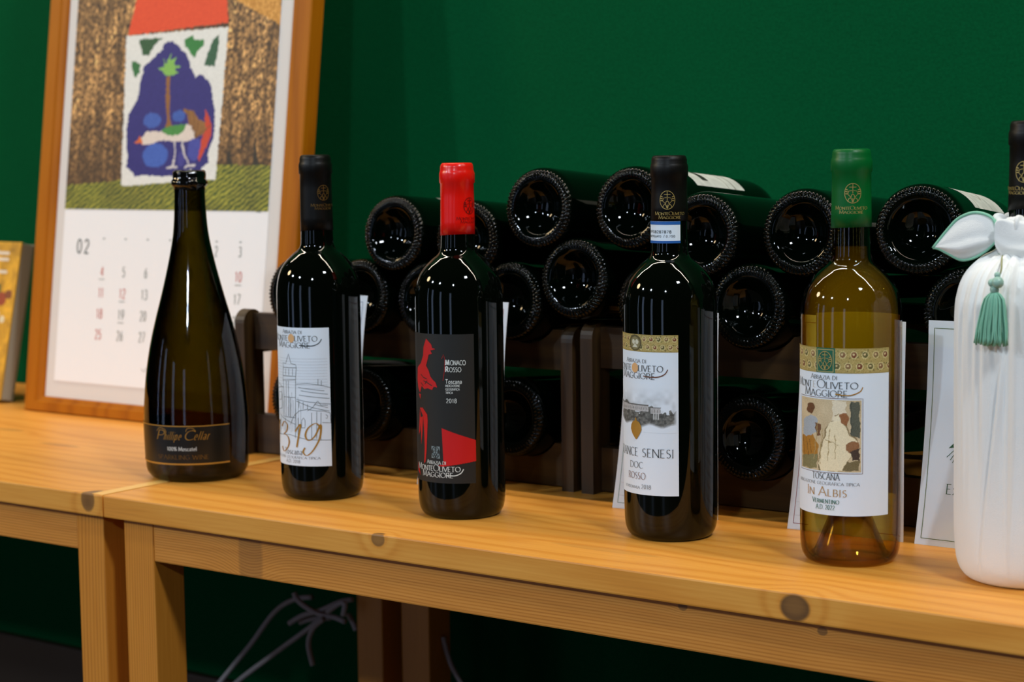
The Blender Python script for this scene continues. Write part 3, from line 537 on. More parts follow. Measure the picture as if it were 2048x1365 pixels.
printed('lettering', J(text('APF08287878', -13, 9.6, 243.6, 2.1, 'sans', .16), text('IMBOTTIGLIATO', -13, 1.5, 240.4, 1.5, 'sans', .16), text('l', 3.2, 3.9, 240.2, 2.2, 'sans', .12, slant=.3), text('0,750', 5.4, 12.4, 240.4, 1.6, 'sans', .16)), M_ink, st, .0146, .0006)
l4 = label_patch(-45, 27.2, 38, 165, M_white, t4)
c = Canvas(-45, 27.2, 151.6, 165.2, .42, (170, 150, 90)); floral(c, 151.6, 165.2, 3, 6.2)
c.ell(-9.8, 158.4, 6.8, 6.4, (84, 76, 40)); c.ell(-9.8, 158.2, 5.2, 5.0, (132, 124, 84)); c.ell(-11.6, 159.2, 1.7, 1.9, (206, 206, 184)); c.ell(-7.8, 159.2, 1.7, 1.9, (206, 206, 184)); c.poly([(-12.5, 155), (-9.8, 158), (-7, 155)], (206, 206, 184)); c.build('ornament_band', M_art, l4, .0375, .0003)
c = Canvas(-45, 26, 88, 127, .45, (216, 222, 226))
cl = blob_noise(c, 7, 5, 1)*.6+blob_noise(c, 3, 2.4, 2)*.4; d = blob_noise(c, 2.2, 1.6, 4); d2 = blob_noise(c, .9, .8, 9)
base = np.array([228, 240, 251.]); sky = np.clip((124-c.V)/16, 0, 1)*np.clip((cl-.25)*2.0, 0, 1)
ridge = 113-7*np.clip((c.U+34)/26, 0, 1)+2.2*np.sin(c.U*.25)+2.5*(d-.5)*2
c.C = base*(1-.42*sky[..., None])+np.array([120, 126, 128.])*.42*sky[..., None]
m = c.V < ridge; g = 62+60*d[..., None]+46*(d2[..., None]-.5); c.C = np.where(m[..., None], g*np.array([1, 1.02, .98]), c.C)
for a, b, q, e in ((-30, 104, -20, 110), (-20, 104.5, 3, 109.5), (5, 103, 13, 108), (-38, 103, -31, 110)):
    mm = (c.U > a) & (c.U < q) & (c.V > b) & (c.V < e); c.C[mm] = 178+30*(d2[mm][:, None]-.5); c.line([(a, e), (q, e)], .7, (84, 86, 84))
    for x in np.arange(a+1.2, q, 2.2): c.line([(x, b+1.5), (x, b+3)], .5, (110, 112, 110))
for x in (7.5, 9.5, 11.5): c.line([(x, 99), (x, 103.5)], .9, (196, 200, 200))
low = 92.5+3.2*np.clip((-c.U-5)/40, 0, 1)+1.2*np.sin(c.U*.33); fade = np.clip((c.V-low)/2.4, 0, 1)[..., None]*np.clip((26-c.U)/3, 0, 1)[..., None]
c.C = c.C*fade+base*(1-fade); c.build('landscape_picture', M_art, l4, .0375, .0003)
printed('lettering', J(logo(-10.4, 130.2), text('GRANCE', -37.8, -7.2, 68.4, 6.6, wt=.12), text('SENESI', -2.8, 23.0, 68.4, 6.6, wt=.12), text('DOC', -16.6, -2.4, 58.9, 5.1, wt=.12), text('VENDEMMIA', -25.2, -5.6, 42.4, 2.1, wt=.15), text('2018', -3.8, 4.8, 42.8, 3.3, wt=.14)), M_ink, l4, .0375, .0005)
printed('brown_lettering', J(text('ROSSO', -18.9, 0, 50.2, 5.3, wt=.12), swoosh(-10.4, 130.2)), M_brownink, l4, .0375, .0006)
printed('seal', J(polyf([(-10+3.6*math.cos(a), 138.6+3.9*math.sin(a)) for a in np.linspace(0, 2*PI, 24)[:-1]])), M_spot, l4, .0375, .0005)
printed('gold_fruit', J(polyf([(-9.2, 99.4), (-8.2, 98), (-8.3, 96.8), (-5.4, 95.6), (-3.5, 92.5), (-3.3, 89.5), (-5.2, 86), (-7.8, 82.6), (-8.9, 81.6), (-10.4, 82.8), (-13.4, 86), (-15.2, 89.8), (-14.6, 93.2), (-12.6, 95.8), (-9.9, 96.8), (-10.1, 98)])), M_gold, l4, .0375, .0006)

# --- green topped white wine bottle: glass and wine as separate bodies
t5 = thing('wine_bottle', 'amber white wine bottle with green top and picture label of robed figures', 'bottle', (-.6579, .1226, 0))
out = bordeaux(307, 34); h5 = .307
inner = [(max(r-.0030, .0)+0, z) for r, z in out if .0005 < r]
outer = [p for p in out][:-1]
innp = [(0.0002, .046), (.008, .044), (.016, .034), (.0225, .018), (.027, .0075), (.030, .0048), (.0325, .008), (.0342, .016), (.0345, .030), (.0345, .100)]+[(a/1000-.003, b/1000) for a, b in catmull(SH, 6)]+[(.0098, .262), (.0096, .302)]
rim = [(.0124, .3042), (.0110, .3045), (.0098, .3035)]
prof = outer[:-1]+rim+innp[::-1]; prof[0] = (.0002, outer[0][1])
V, F = lathe(prof, 96); mesh('glass', V, F, M_amber, t5, smooth=True)
lv = .2360; wp = [(r+.0004 if r > .001 else r, z-.0004) for r, z in innp if z < lv-.002]
rl = np.interp(lv, [z for r, z in innp[8:]], [r for r, z in innp[8:]])+.0004
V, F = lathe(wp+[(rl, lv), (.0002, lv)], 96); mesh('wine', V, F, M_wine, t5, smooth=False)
V, F = lathe(capsule_prof(308.2, 250), 64, lambda i, th, r, z: (r+.00025, z + (.0008*math.sin(th+.6) if i < 2 else 0))); c5 = mesh('capsule', V, F, M_foil_g, t5, smooth=True)
V, F = lathe([(.0095, .262), (.0093, .300)], 32); mesh('cork', *lathe([(.0002, .262), (.0094, .262), (.0094, .3045), (.0002, .3045)], 32), mat('cork', (150, 104, 60), .8), t5)
cap_print(c5, 7.6, 275.7, 6.5, 260.7, 1.0, M_goldfoil, .0150)
l5 = label_patch(-48, 48, 39.7, 163.2, M_white, t5)
label_patch(126-38, 126+38, 47, 184, M_white, t5, name='back_label')
c = Canvas(-48, 47.9, 145.2, 163.6, .42, (170, 150, 90)); floral(c, 145.2, 163.6, 6, 8.2)
c.poly([(-9.7, 144), (6, 144), (6, 164), (-9.7, 164)], (18, 96, 70)); c.line([(-8.3, 146.2), (4.6, 146.2), (4.6, 162.4), (-8.3, 162.4), (-8.3, 146.2)], .45, (196, 176, 110)); c.build('ornament_band', M_art, l5, .0375, .0003)
printed('band_emblem', emblem(-1.85, 154.2, 5.4, 6.8, .5), M_goldfoil, l5, .0375, .0006)
c = Canvas(-29.3, 25.3, 72.4, 125.6, .42, (206, 188, 150)); pic = ART['pic']
gr = blob_noise(c, 9, 9, 3); c.C += (gr[..., None]-.5)*22
c.jitter(1.6, 51); c.poly(pic['column'], (88, 92, 78)); c.poly([(4, 98), (14, 98), (14, 125), (4, 125)], (232, 222, 194)); c.poly(pic['ground'], (120, 108, 72)); c.poly(pic['skirt'], (172, 120, 36)); c.poly(pic['skirt2'], (132, 126, 84)); c.poly(pic['top1'], (168, 178, 186)); c.poly(pic['arm1'], (112, 74, 40)); c.poly(pic['head1'], (104, 66, 34))
c.poly([(a-.7 if a < 0 else a+.7, b+.8) for a, b in pic['robe']], (142, 122, 80)); c.poly(pic['robe'], (240, 228, 190)); c.poly([(a, b+.7) for a, b in pic['hood']], (150, 130, 88)); c.poly(pic['hood'], (240, 230, 196)); c.poly(pic['head2'], (150, 98, 56)); c.poly(pic['hands'], (148, 104, 66)); c.poly(pic['bag'], (70, 54, 44))
def RP(i, k=0): return [(a+k, b) for a, b in i]
for a, b in (((-8, 108), (-12, 80)), ((-4, 104), (-6, 78)), ((2, 104), (0, 80)), ((6, 100), (6, 82)), ((-2, 96), (8, 92))): c.line([a, b], .6, (170, 148, 96))
for a, b in (((-26, 96), (-24, 80)), ((-21, 96), (-18, 82)), ((-17, 94), (-15, 84))): c.line([a, b], .6, (116, 78, 24))
c.line([(pic['column'][0][0]+1, 100), (pic['column'][0][0]+1, 124)], .5, (60, 64, 54)); c.noise(6); c.build('label_picture', M_art, l5, .0375, .0003)
printed('picture_frame', line([(-30.3, 71.3), (26.3, 71.3), (26.3, 126.7), (-30.3, 126.7), (-30.3, 71.3)], .35), M_brownink, l5, .0375, .0003)
printed('lettering', J(text('Abbazia di', -15, 7.5, 140.4, 3.5, caps=.8, wt=.14, spacing=.14), text('Mont', -33.5, -14.2, 133.9, 6.0, caps=.78, wt=.13, spacing=.08), text('Oliveto', -8.8, 22.7, 133.9, 6.2, caps=.76, wt=.13, spacing=.08), text('Maggiore', -22.2, 15.2, 127.7, 5.8, caps=.82, wt=.13, spacing=.1), text('TOSCANA', -13.2, 9.6, 66.2, 4.6, wt=.14), text('INDICAZIONE GEOGRAFICA TIPICA', -31, 24.2, 62.2, 2.2, wt=.16, spacing=.12)), M_ink, l5, .0375, .0005)
printed('pale_letter', text('E', -12.8, -9.8, 133.9, 4.6, wt=.13), M_pale, l5, .0375, .0005)
printed('gold_lettering', J(text('In Albis', -18.5, 14.9, 54.0, 6.6, caps=.76, wt=.13), line(catmull([(6.3, 130.0), (12, 129.2), (18.3, 129.5), (24.2, 132.1), (26.1, 135.3)], 5), .75)), M_gold, l5, .0375, .0006)
printed('teal_lettering', J(text('Vermentino', -13.1, 9.3, 48.4, 3.6, caps=.8, wt=.17), text('A.D. 2022', -9.5, 6.0, 43.8, 3.4, wt=.17)), M_teal, l5, .0375, .0005)

# --- sparkling wine bottle
B1 = [(0, 34), (10, 31), (20, 22), (28, 10), (34, 2), (39, 0), (43, 1.6), (46.3, 5), (48.6, 10), (49.4, 22), (50.0, 45), (49.8, 62), (48.3, 85), (45.6, 108), (41.4, 131), (36.3, 152), (30.6, 173), (25.2, 194), (20.6, 214), (17.2, 232), (15.6, 248), (14.9, 262), (14.5, 276)]
b1p = [(max(a, 0)/1000, b/1000) for a, b in catmull(B1, 4)]+[(.0145, .2795), (.0163, .2805), (.0170, .2825), (.0163, .2845), (.0152, .2855), (.0153, .2900), (.0150, .2925), (.0135, .2935), (.0095, .2935), (.0092, .289)]
t1 = thing('sparkling_wine_bottle', 'dark olive sparkling wine bottle with sloping shoulders and gold striped black label', 'bottle', (-1.3559, .1255, 0))
M_b1 = clear('dark_olive_glass', (.72, .69, .40), 1750)
b1i = [(0.0002, .040), (.010, .036), (.020, .027), (.028, .016), (.034, .008), (.040, .0065), (.044, .012), (.0462, .024)]+[(r-.0035, z) for r, z in b1p if .04 < z < .276]+[(.0092, .289)]
b1o = [(.0002, .034)]+b1p[1:]
V, F = lathe(b1o+b1i[::-1][1:], 96); mesh('glass', V, F, M_b1, t1, smooth=True)
w1 = [(r+.0004 if r > .001 else r, z-.0004) for r, z in b1i if z < .232]; V, F = lathe(w1+[(.0002, w1[-1][1])], 96); mesh('wine', V, F, clear('dark_wine', (.94, .86, .4), 14, False), t1, smooth=True)
# lip ring: shiny black foil remnant
V, F = lathe([(.0149, .2760), (.0153, .2795), (.0168, .2800), (.0175, .2822), (.0169, .2848), (.0156, .2860), (.0158, .2905), (.0154, .2932), (.0138, .2944), (.0100, .2944), (.0098, .2900)], 72, lambda i, th, r, z: (r+.00025*math.sin(11*th)*(i > 0), z+.0004*math.sin(5*th+i))); mesh('foil_collar', V, F, mat('black_lip', (8, 8, 7), .08), t1, smooth=True)
rr = lambda z: float(np.interp(z/1000, [q[1] for q in b1p[24:]], [q[0] for q in b1p[24:]]))
lb = Canvas(-90, 72, 19, 55.5, 1.5, (0, 0, 0)); VV = []
R1_ = .0495
V2 = np.stack([lb.U.ravel(), lb.V.ravel()], 1)/1000; th = V2[:, 0]/R1_; R_ = np.array([rr(z*1000) for z in V2[:, 1]])+.00025
V3 = np.stack([R_*np.sin(th), -R_*np.cos(th), V2[:, 1]], 1); i = np.arange(lb.ny*lb.nx).reshape(lb.ny, lb.nx); F = np.stack([i[:-1, :-1], i[:-1, 1:], i[1:, 1:], i[1:, :-1]], -1).reshape(-1, 4)
l1 = mesh('label', V3, F, mat('black_label', (16, 17, 14), .35), t1, smooth=True)
def pr1(name, VF, m, off=.0006):
    V, F = VF; V = np.array(V)/1000; th = V[:, 0]/R1_; R_ = np.array([rr(z*1000) for z in V[:, 1]])+off
    mesh(name, np.stack([R_*np.sin(th), -R_*np.cos(th), V[:, 1]], 1), F, m, l1)
pr1('gold_stripes', J(line([(-90, 55), (72, 55)], .9), line([(-90, 18.8), (72, 18.8)], 1.5)), M_gold)
pr1('gold_lettering', J(text('P', -1.7, 6.4, 42, 9, 'script', .13, .35), text('hillipe', 6.8, 24.0, 42, 8.0, 'script', .085, .35, spacing=.26), text('C', 27.5, 36, 42, 9, 'script', .13, .35), text('ellar', 36.4, 50.5, 42, 8.0, 'script', .09, .35, spacing=.2), line(catmull([(-1, 50), (2, 53), (8, 52), (10, 49)], 4), .45), line(catmull([(29.5, 50), (31, 53), (36, 53), (38.5, 50.5)], 4), .4)), M_gold)
pr1('white_lettering', text('100% Moscatel', 10.5, 39.0, 31.7, 3.6, 'serif', .2), M_whiteink)
pr1('dull_lettering', text('SPARKLING WINE', -.6, 50.2, 23.5, 4.0, 'serif', .15), M_dullgold)

# --- bottle standing in the cloth bag
t6, c6 = std_bottle('wine_bottle', 'dark bottle with black top rising out of the white cloth bag', -.524, .131, 325.3, M_dark, M_foil_k, 263); t6.location.z = .0012
cap_print(c6, 1.3, 289.7, -4.2, 274.0, 1.0, M_goldfoil)

# ------------------------------------------------------------------ cloth bag
bag = thing('gift_bag', 'white cloth drawstring bottle bag with mint edging and tassel', 'bag', (-.524, .131, 0))
PR = [(.1, 0), (30, -.0), (38, .8), (43.5, 4.5), (47.4, 12), (49.2, 24), (50.2, 45), (50.4, 90), (50.6, 140), (50.2, 190), (48.6, 205), (45.2, 216), (39.8, 224), (31.5, 231), (23.5, 235), (20.5, 238), (21.0, 242), (24.5, 248), (25.5, 254), (23.6, 258.5), (20.2, 259.4), (17.5, 257), (16.4, 250)]
pf = [(a/1000, b/1000) for a, b in catmull(PR, 5)]
def bagr(i, th, r, z):
    a = max(0, min(1, (z-.045)/.17)); g = math.exp(-((z-.236)/.022)**2); low = math.exp(-((th-5.95)/.5)**2)+math.exp(-((th+.33)/.5)**2)
    phi = (th+PI) % (2*PI)-PI; left = 1/(1+math.exp((phi-.12)/.03))
    f = .0007*a*math.sin(9*th+1.3+8*z) + (.25+.75*left)*.00075*a*(math.sin(31*th+4-14*z)+.7*math.sin(47*th+9*z)+.6*math.sin(19*th)) + .0013*g*math.sin(23*th)+.0016*(z > .242)*math.sin(8*th+.8)
    if z < .228:
        k = min(1, z/.05); f += -.0016*k/(1+math.exp(-(phi-.16)/.012))*min(1, (z+.02)/.12)          # right cloth panel lies lower
        f += .0012*k*math.exp(-((phi-.12)/.035)**2)
        f += -.0022*min(1, z/.08)*math.exp(-((phi+.30-2.3*(z-.03))/.030)**2)*(z < .172)              # crease running down to the left
        f += .0012*min(1, z/.08)*math.exp(-((phi+.24-2.3*(z-.03))/.05)**2)*(z < .172)
    dz = (.0016*math.sin(7*th+2)+.001*math.sin(12*th))*(z > .25)
    return max(r+f*(r > .012), .00005), max(z+dz, 0 if z < .01 else -1)
V, F = lathe(pf, 380, bagr); cb = mesh('cloth_body', V, F, M_cream, bag, smooth=True)
YE = .112-.131
def ear(top, bot, sign=1, name='bow_ear', yoff=0, seam=1.0):
    A = catmull(top, 4); B = catmull(bot, 5); n = 26
    def rs(P): 
        P = np.array(P); d = np.r_[0, np.cumsum(np.hypot(*np.diff(P, axis=0).T))]; t = np.linspace(0, d[-1], n+1); return np.stack([np.interp(t, d, P[:, 0]), np.interp(t, d, P[:, 1])], 1)
    A = rs(A); B = rs(B); m = 12; V = []; F = []
    for s in (-1, 1):
        for i in range(n+1):
            for j in range(m+1):
                u = j/m; p = A[i]*(1-u)+B[i]*u; bul = math.sin(PI*u)*math.sin(PI*min(1, i/n*1.05+.02))
                y = YE+yoff + s*(.0006+.0042*bul) - .0035*math.exp(-((u-.72)/.10)**2)*math.sin(PI*i/n)*(s < 0) - .006*(i/n-.4)**2*4*(s*0+1)*.3
                V.append((sign*p[0], y, p[1]))
    k = (n+1)*(m+1)
    for s in (0, 1):
        for i in range(n):
            for j in range(m):
                q = [s*k+i*(m+1)+j, s*k+i*(m+1)+j+1, s*k+(i+1)*(m+1)+j+1, s*k+(i+1)*(m+1)+j]; F.append(tuple(q if s == 0 else q[::-1]))
    for i in range(n): F += [(i*(m+1), (i+1)*(m+1), k+(i+1)*(m+1), k+i*(m+1)), (i*(m+1)+m, k+i*(m+1)+m, k+(i+1)*(m+1)+m, (i+1)*(m+1)+m)]
    F += [tuple([i for i in range(m+1)]+[k+i for i in range(m, -1, -1)])]
    e = mesh(name, V, F, M_cream, bag, smooth=True)
    edge = [(sign*p[0], YE+yoff-.0008-.006*(i/n-.4)**2*1.2, p[1]) for i, p in enumerate(A)]; edge = edge[:max(3, int(len(edge)*seam))]; V1 = tube(edge, .00115, 8)
    edge2 = [(sign*p[0], YE+yoff-.0008-.006*(i/n-.4)**2*1.2, p[1]) for i, p in enumerate(B)]; edge2 = edge2[:max(3, int(len(edge2)*seam))]; V2 = tube(edge2, .00085, 8)
    mesh('piping', *join([V1, V2]), M_mint, e, smooth=True); return e
ETOP = [(-.0631, .2368), (-.0565, .2453), (-.0485, .2546), (-.0433, .2588), (-.0354, .262), (-.0284, .2623), (-.0214, .2603), (-.0175, .2575), (-.0152, .2517), (-.0139, .246)]
EBOT = [(-.0631, .2368), (-.0595, .2364), (-.0528, .2332), (-.0456, .2296), (-.0403, .2285), (-.0324, .2304), (-.0237, .2351), (-.0168, .241), (-.0138, .2444)]
ear(ETOP, EBOT)
ear([(a+.003, b-.001) for a, b in [(-.0580, .2440), (-.0575, .2490), (-.0556, .2522), (-.0521, .2555), (-.045, .2585), (-.036, .259), (-.026, .257), (-.018, .252)]], [(-.055, .243), (-.045, .24), (-.035, .24), (-.026, .242), (-.018, .247)], name='bow_ear', yoff=.006)
ear([(-.062, .2362), (-.052, .2470), (-.042, .2555), (-.032, .2590), (-.02, .2588), (-.0070, .2566), (-.0035, .2572), (0, .2562), (.0067, .2584), (.0120, .2582), (.0142, .2552)], [(-.062, .2362), (-.052, .2300), (-.038, .2268), (-.022, .2268), (-.0039, .2290), (.0060, .2312), (.0116, .2350), (.0140, .2410)], -1, yoff=-.0055, seam=.35)
mesh('drawstring', *tube([(-.0175, YE-.001, .2575), (-.0150, YE-.002, .2517), (-.0138, YE-.0028, .246), (-.0128, YE-.0030, .2395), (-.0121, YE-.003, .2333)], .0012, 8), M_mint, bag, smooth=True)
def bs(u, z, R=.0565): t = u/1000/.056; return (R*math.sin(t), -R*math.cos(t), z/1000)
mesh('drawstring', *tube([(-.0105, YE-.001, .2345), (-.006, -.034, .231), bs(1.0, 226, .051), bs(1.0, 222, .053)], .0006, 6), mat('olive_cord', (150, 150, 104), .8), bag, smooth=True)
import bmesh
def ball(cx, cy, cz, r, n=10):
    V, F = lathe([(max(r*math.sin(a), .00002), -r*math.cos(a)) for a in np.linspace(0, PI, n)], 14); return [(v[0]+cx, v[1]+cy, v[2]+cz) for v in V], [tuple(f) for f in F]
TC = bs(-.2, 217)
tas = mesh('tassel_bead', *join([ball(TC[0]+.0012, TC[1]-.001, .2165, .0042), ball(TC[0]-.0032, TC[1], .2160, .0030), ball(TC[0]-.0015, TC[1], .2115, .0032), ball(TC[0]+.0005, TC[1], .2215, .0022)]), M_bead, bag, smooth=True)
S = []
for k in range(150):
    a = random.uniform(-1, 1); b = random.uniform(-1, 1); rr_ = math.sqrt(random.random()); ang = random.random()*2*PI
    ex, ey = rr_*math.cos(ang), rr_*math.sin(ang)
    zb = .1738+random.uniform(-.0012, .0012)
    p = [(TC[0]-.0012+ex*.0022, TC[1]+ey*.0018, .2095), (TC[0]-.0016+ex*.0075, TC[1]-.0005+ey*.0030, .2050), (TC[0]-.0022+ex*.0098, TC[1]-.0010+ey*.0036, .195), (TC[0]-.0028+ex*.0114+.0006*math.sin(k), TC[1]-.0015+ey*.004, .184), (TC[0]-.0030+ex*.0124+.0008*math.sin(k*2.3), TC[1]-.0015+ey*.0042, zb)]
    S.append(tube(catmull(p, 2), .00042, 5))
ts = mesh('tassel_threads', *join(S), M_mint, bag, smooth=True); ts['kind'] = 'stuff'

# ------------------------------------------------------------------ cards behind the bottles
def card(x0, x1, label, inkm, pic=False, ll=.0235, lr=.006):
    H = .1735; W = x1-x0; t = thing('tasting_card', label, 'card', (x0, .2, 0))
    yy = lambda z, x: (ll*(1-(1-min(z, H)/H)**2))*(1-x/W) + (lr*max(0., (z-.1)/.0735)**1.5 if lr < ll else ll*(1-(1-min(z, H)/H)**2))*(x/W); n = 16; V = []
    for k in (0, 1):
        for i in range(n+1):
            z = H*i/n
            for x in (0, W): V.append((x, yy(z, x)+k*.0006, z))
    F = []; q = 2*(n+1)
    for i in range(n): F += [(2*i, 2*i+1, 2*i+3, 2*i+2), (q+2*i, q+2*i+2, q+2*i+3, q+2*i+1), (2*i, 2*i+2, q+2*i+2, q+2*i), (2*i+1, q+2*i+1, q+2*i+3, 2*i+3)]
    F += [(0, q, q+1, 1), (2*n, 2*n+1, q+2*n+1, q+2*n)]
    b = mesh('card_board', V, F, M_board, t)
    def P(name, VF, m, off=.0003):
        V, F = VF; V = np.array(V)/1000; mesh(name, np.stack([V[:, 0], [yy(z, x)-off for x, z in V], V[:, 1]], 1), F, m, t)
    w, h = W*1000, H*1000; P('border_line', J(line([(5, 5), (w-5, 5), (w-5, h-6), (5, h-6), (5, 5)], .5)), inkm)
    if pic:
        P('lettering', J(text('Extra', 22, 44, 40, 7.5, 'serif', .13)), M_green_ink)
        P('sprig_drawing', SHF(-8, line([(28, 68), (34, 74), (37, 88)], .5), polyf([(29, 75), (34, 76), (38, 80), (33, 79)]), polyf([(34, 86), (37, 88), (39, 92), (36, 90)]), line([(31, 66), (35, 72)], .5), line([(33, 64), (37, 72)], .5)), M_green_ink)
    return t
M_redline = mat('thin_maroon_ink', (150, 70, 74), .6); M_grline = mat('thin_green_ink', (120, 152, 140), .6); M_olline = mat('olive_ink', (92, 112, 52), .6); M_blueline = mat('thin_blue_ink', (130, 146, 168), .6)
card(-1.311, -1.2088, 'white card with thin blue border behind the church label bottle', M_blueline, lr=.011)
card(-1.1435, -1.0405, 'white card with thin maroon border behind the red topped bottle', M_redline, lr=.009)
card(-.9245, -.8188, 'white card with pale green border behind the bottle with the tax strip', M_grline, lr=.002)
card(-.7535, -.6510, 'white card with maroon border behind the green topped bottle', M_redline, lr=.002)
card(-.6416, -.538, 'white card with olive border line behind the cloth bag', M_olline, True, lr=.0235)

# ------------------------------------------------------------------ bottles lying in the racks
NK = 58
KR = [(0, 17), (6, 16.6), (12, 14.2), (17, 10.2), (21, 5.4), (23.6, 1.9), (25.4, .6), (27, .1), (28, -.05), (29, -.05), (30, .0), (31, .2), (32, .5), (33, 1.0), (34, 1.8), (35, 3.0), (35.9, 4.8), (36.4, 7), (36.7, 10), (36.8, 16)]
kp = catmull(KR, 3)+[np.array((36.8, 100))]+[q*np.array([.981, 1]) for q in catmull(SH, 4)]+[np.array((14.0, 250)), np.array((13.8, 286)), np.array((14.4, 288)), np.array((14.4, 298)), np.array((12.8, 300)), np.array((.02, 300))]
kp = [(max(a, .02)/1000, b/1000) for a, b in kp]
def knurl(i, th, r, z):
    if z < .006 and r > .0262:
        rm = r*1000; w1_ = math.exp(-((rm-29.3)/1.15)**2); w2_ = math.exp(-((rm-33.2)/1.5)**2)
        a = max(0, math.cos(NK*th+.7*(rm-30)))**1.3; b = max(0, math.cos(NK*th+PI*.6+.7*(rm-30)))**1.3
        d = .0012*w1_*a+.0014*w2_*b; return r+.5*d*w2_, z-d
    return r, z
V, F = lathe(kp, NK*7, knurl)
# drop the heavy angular resolution above the heel
nlow = next(i for i, q in enumerate(kp) if q[1] > .02 and q[0] > .03); seg = NK*7
V1, F1 = V[:(nlow+1)*seg], F[:nlow*seg]; V2, F2 = lathe(kp[nlow:], 58); V2 = V2.copy()
VV = np.concatenate([V1, V2]); ME = mesh('glass', VV, np.concatenate([F1, F2+len(V1)]), M_lying, None, smooth=True)
CAPM = mesh('capsule', *lathe(capsule_prof(300, 240), 40), M_foil_k, None, smooth=True)
RACK = [  # x, z, yaw, label, capsule visible material
 (-1.1915, .2325, 0, 'lying bottle at the left end of the upper layer, beside the red topped bottle'),
 (-1.1030, .2285, 0, 'lying bottle in the upper layer half hidden behind the red topped bottle'),
 (-1.0215, .2580, 0, 'lying bottle on top of the pile, first to the right of the red top'),
 (-.9235, .2590, 0, 'lying bottle on top of the pile just left of the tax strip bottle neck'),
 (-.8520, .2370, 0, 'lying bottle in the upper layer just right of the tax strip'),
 (-.7570, .2400, 0, 'lying bottle in the upper layer just left of the green top'),
 (-.6530, .2440, 9, 'lying bottle with printed white label, right of the green top'),
 (-.9830, .1960, 0, 'lying bottle wedged over the gap between the two racks'),
 (-1.3195, .1710, 0, 'lying bottle on the top rail peeping out left of the church label bottle'),
 (-1.2354, .1710, 0, 'lying bottle on the top rail just right of the church label bottle'),
 (-1.1510, .1710, 0, 'lying bottle on the top rail at the left shoulder of the red topped bottle'),
 (-1.0550, .1735, 0, 'lying bottle on the top rail at the right shoulder of the red topped bottle'),
 (-.9013, .1765, 0, 'lying bottle on the top rail hidden behind the tax strip bottle'),
 (-.8070, .1775, 0, 'large round bottle end on the top rail between the tax strip and amber bottles'),
 (-.7110, .1765, 0, 'lying bottle on the top rail hidden behind the amber bottle'),
 (-.6140, .1800, 0, 'lying bottle on the top rail behind the cloth bag\'s left edge'),
 (-1.3195, .0665, 0, 'lying bottle in the bottom row at the far left, behind the church label bottle'),
 (-1.2354, .0665, 0, 'lying bottle in the bottom row seen between the church label and red topped bottles'),
 (-1.0550, .0665, 0, 'lying bottle in the bottom row seen right of the red monk label'),
 (-.9013, .0665, 0, 'lying bottle in the bottom row at the left edge of the tax strip bottle'),
 (-.8070, .0665, 0, 'lying bottle in the bottom row whose ringed end shows right of the tax strip bottle'),
 (-.7110, .0665, 0, 'lying bottle in the bottom row hidden behind the amber bottle'),
]
TILT = 5
for i, (x, z, yaw, lb_) in enumerate(RACK):
    t = thing('lying_wine_bottle', lb_, 'bottle', (x, .228, z), group='dark wine bottles lying in the wine racks')
    t.rotation_euler = (Matrix.Rotation(math.radians(yaw), 3, 'Z') @ Matrix.Rotation(math.radians(-(90+TILT)), 3, 'X') @ Matrix.Rotation(random.uniform(-.1, .1), 3, 'Z')).to_euler()
    a = ME if i == 0 else ME.copy(); b = CAPM if i == 0 else CAPM.copy()
    if i: COL.objects.link(a); COL.objects.link(b)
    a.parent = t; b.parent = t
    if i in (0, 3, 6):
        c = Canvas(-46, 30, 66 if i else 60, 150, .9, (206, 208, 200)) if i != 6 else Canvas(-40, 40, 52, 150, .9, (206, 208, 200))
        c.C += (blob_noise(c, 5, 5, i)[..., None]-.5)*26
        if i == 3:
            for u in (-4,): c.poly([(u-20, 84), (u+26, 84), (u+26, 94), (u-20, 94)], (34, 38, 30))
            c.line([(-46, 122), (30, 122)], 1.6, (120, 110, 90)); c.line([(-46, 134), (30, 134)], 3, (150, 150, 140))
        else:
            for q in range(5): c.line([(-34+q*13, 80), (-24+q*13, 100), (-36+q*13, 118)], 1.1, (122, 92, 70))
            c.line([(-40, 108), (40, 112)], 1.2, (90, 100, 92)); c.line([(-40, 66), (40, 66)], .8, (130, 90, 60))
        c.build('label', M_art, t, .0368, .0003)

# ------------------------------------------------------------------ framed calendar
LEAN = math.atan(.131)
fr = thing('framed_calendar', 'wooden framed calendar page with embroidered goose picture, leaning upright', 'calendar', (-1.8835, .347, .0012), (-LEAN, 0, 0))
W, H, bw, bb = .4325, .640, .0305, .0185
def member(pts):  # mitred moulding: outer pts/inner pts in xz, depth
    (o0, o1, i1, i0) = pts; V = []
    mid = lambda a, b, k: (a[0]+(b[0]-a[0])*k, a[1]+(b[1]-a[1])*k)
    prof_ = [(0, .020), (0, .0012), (.05, 0), (.62, 0), (.68, .0022), (.95, .0028), (1, .0045), (1, .020)]
    for a, b in ((o0, i0), (o1, i1)):
        for k, y in prof_: p = mid(a, b, k); V.append((p[0], y, p[1]))
    n = len(prof_); F = [(i, i+1, n+i+1, n+i) for i in range(n-1)]+[(n-1, 0, n, 2*n-1), tuple(range(n))[::-1], tuple(range(n, 2*n))]
    return V, F
O = [(0, 0), (W, 0), (W, H), (0, H)]; I = [(bw, bb), (W-bw, bb), (W-bw, H-bw), (bw, H-bw)]
for k in range(4): mesh('frame_side', *member((O[k], O[(k+1) % 4], I[(k+1) % 4], I[k])), M_frame, fr)
mesh('mount_board', *box(bw-.004, W-bw+.004, .0060, .0085, bb-.004, H-bw+.004), M_mat, fr)
mesh('back_board', *box(bw-.004, W-bw+.004, .0090, .0185, bb-.004, H-bw+.004), M_rack, fr)
mesh('easel_strut', *box(W/2-.02, W/2+.02, .021, .026, .25, .255+.0), M_rack, fr)
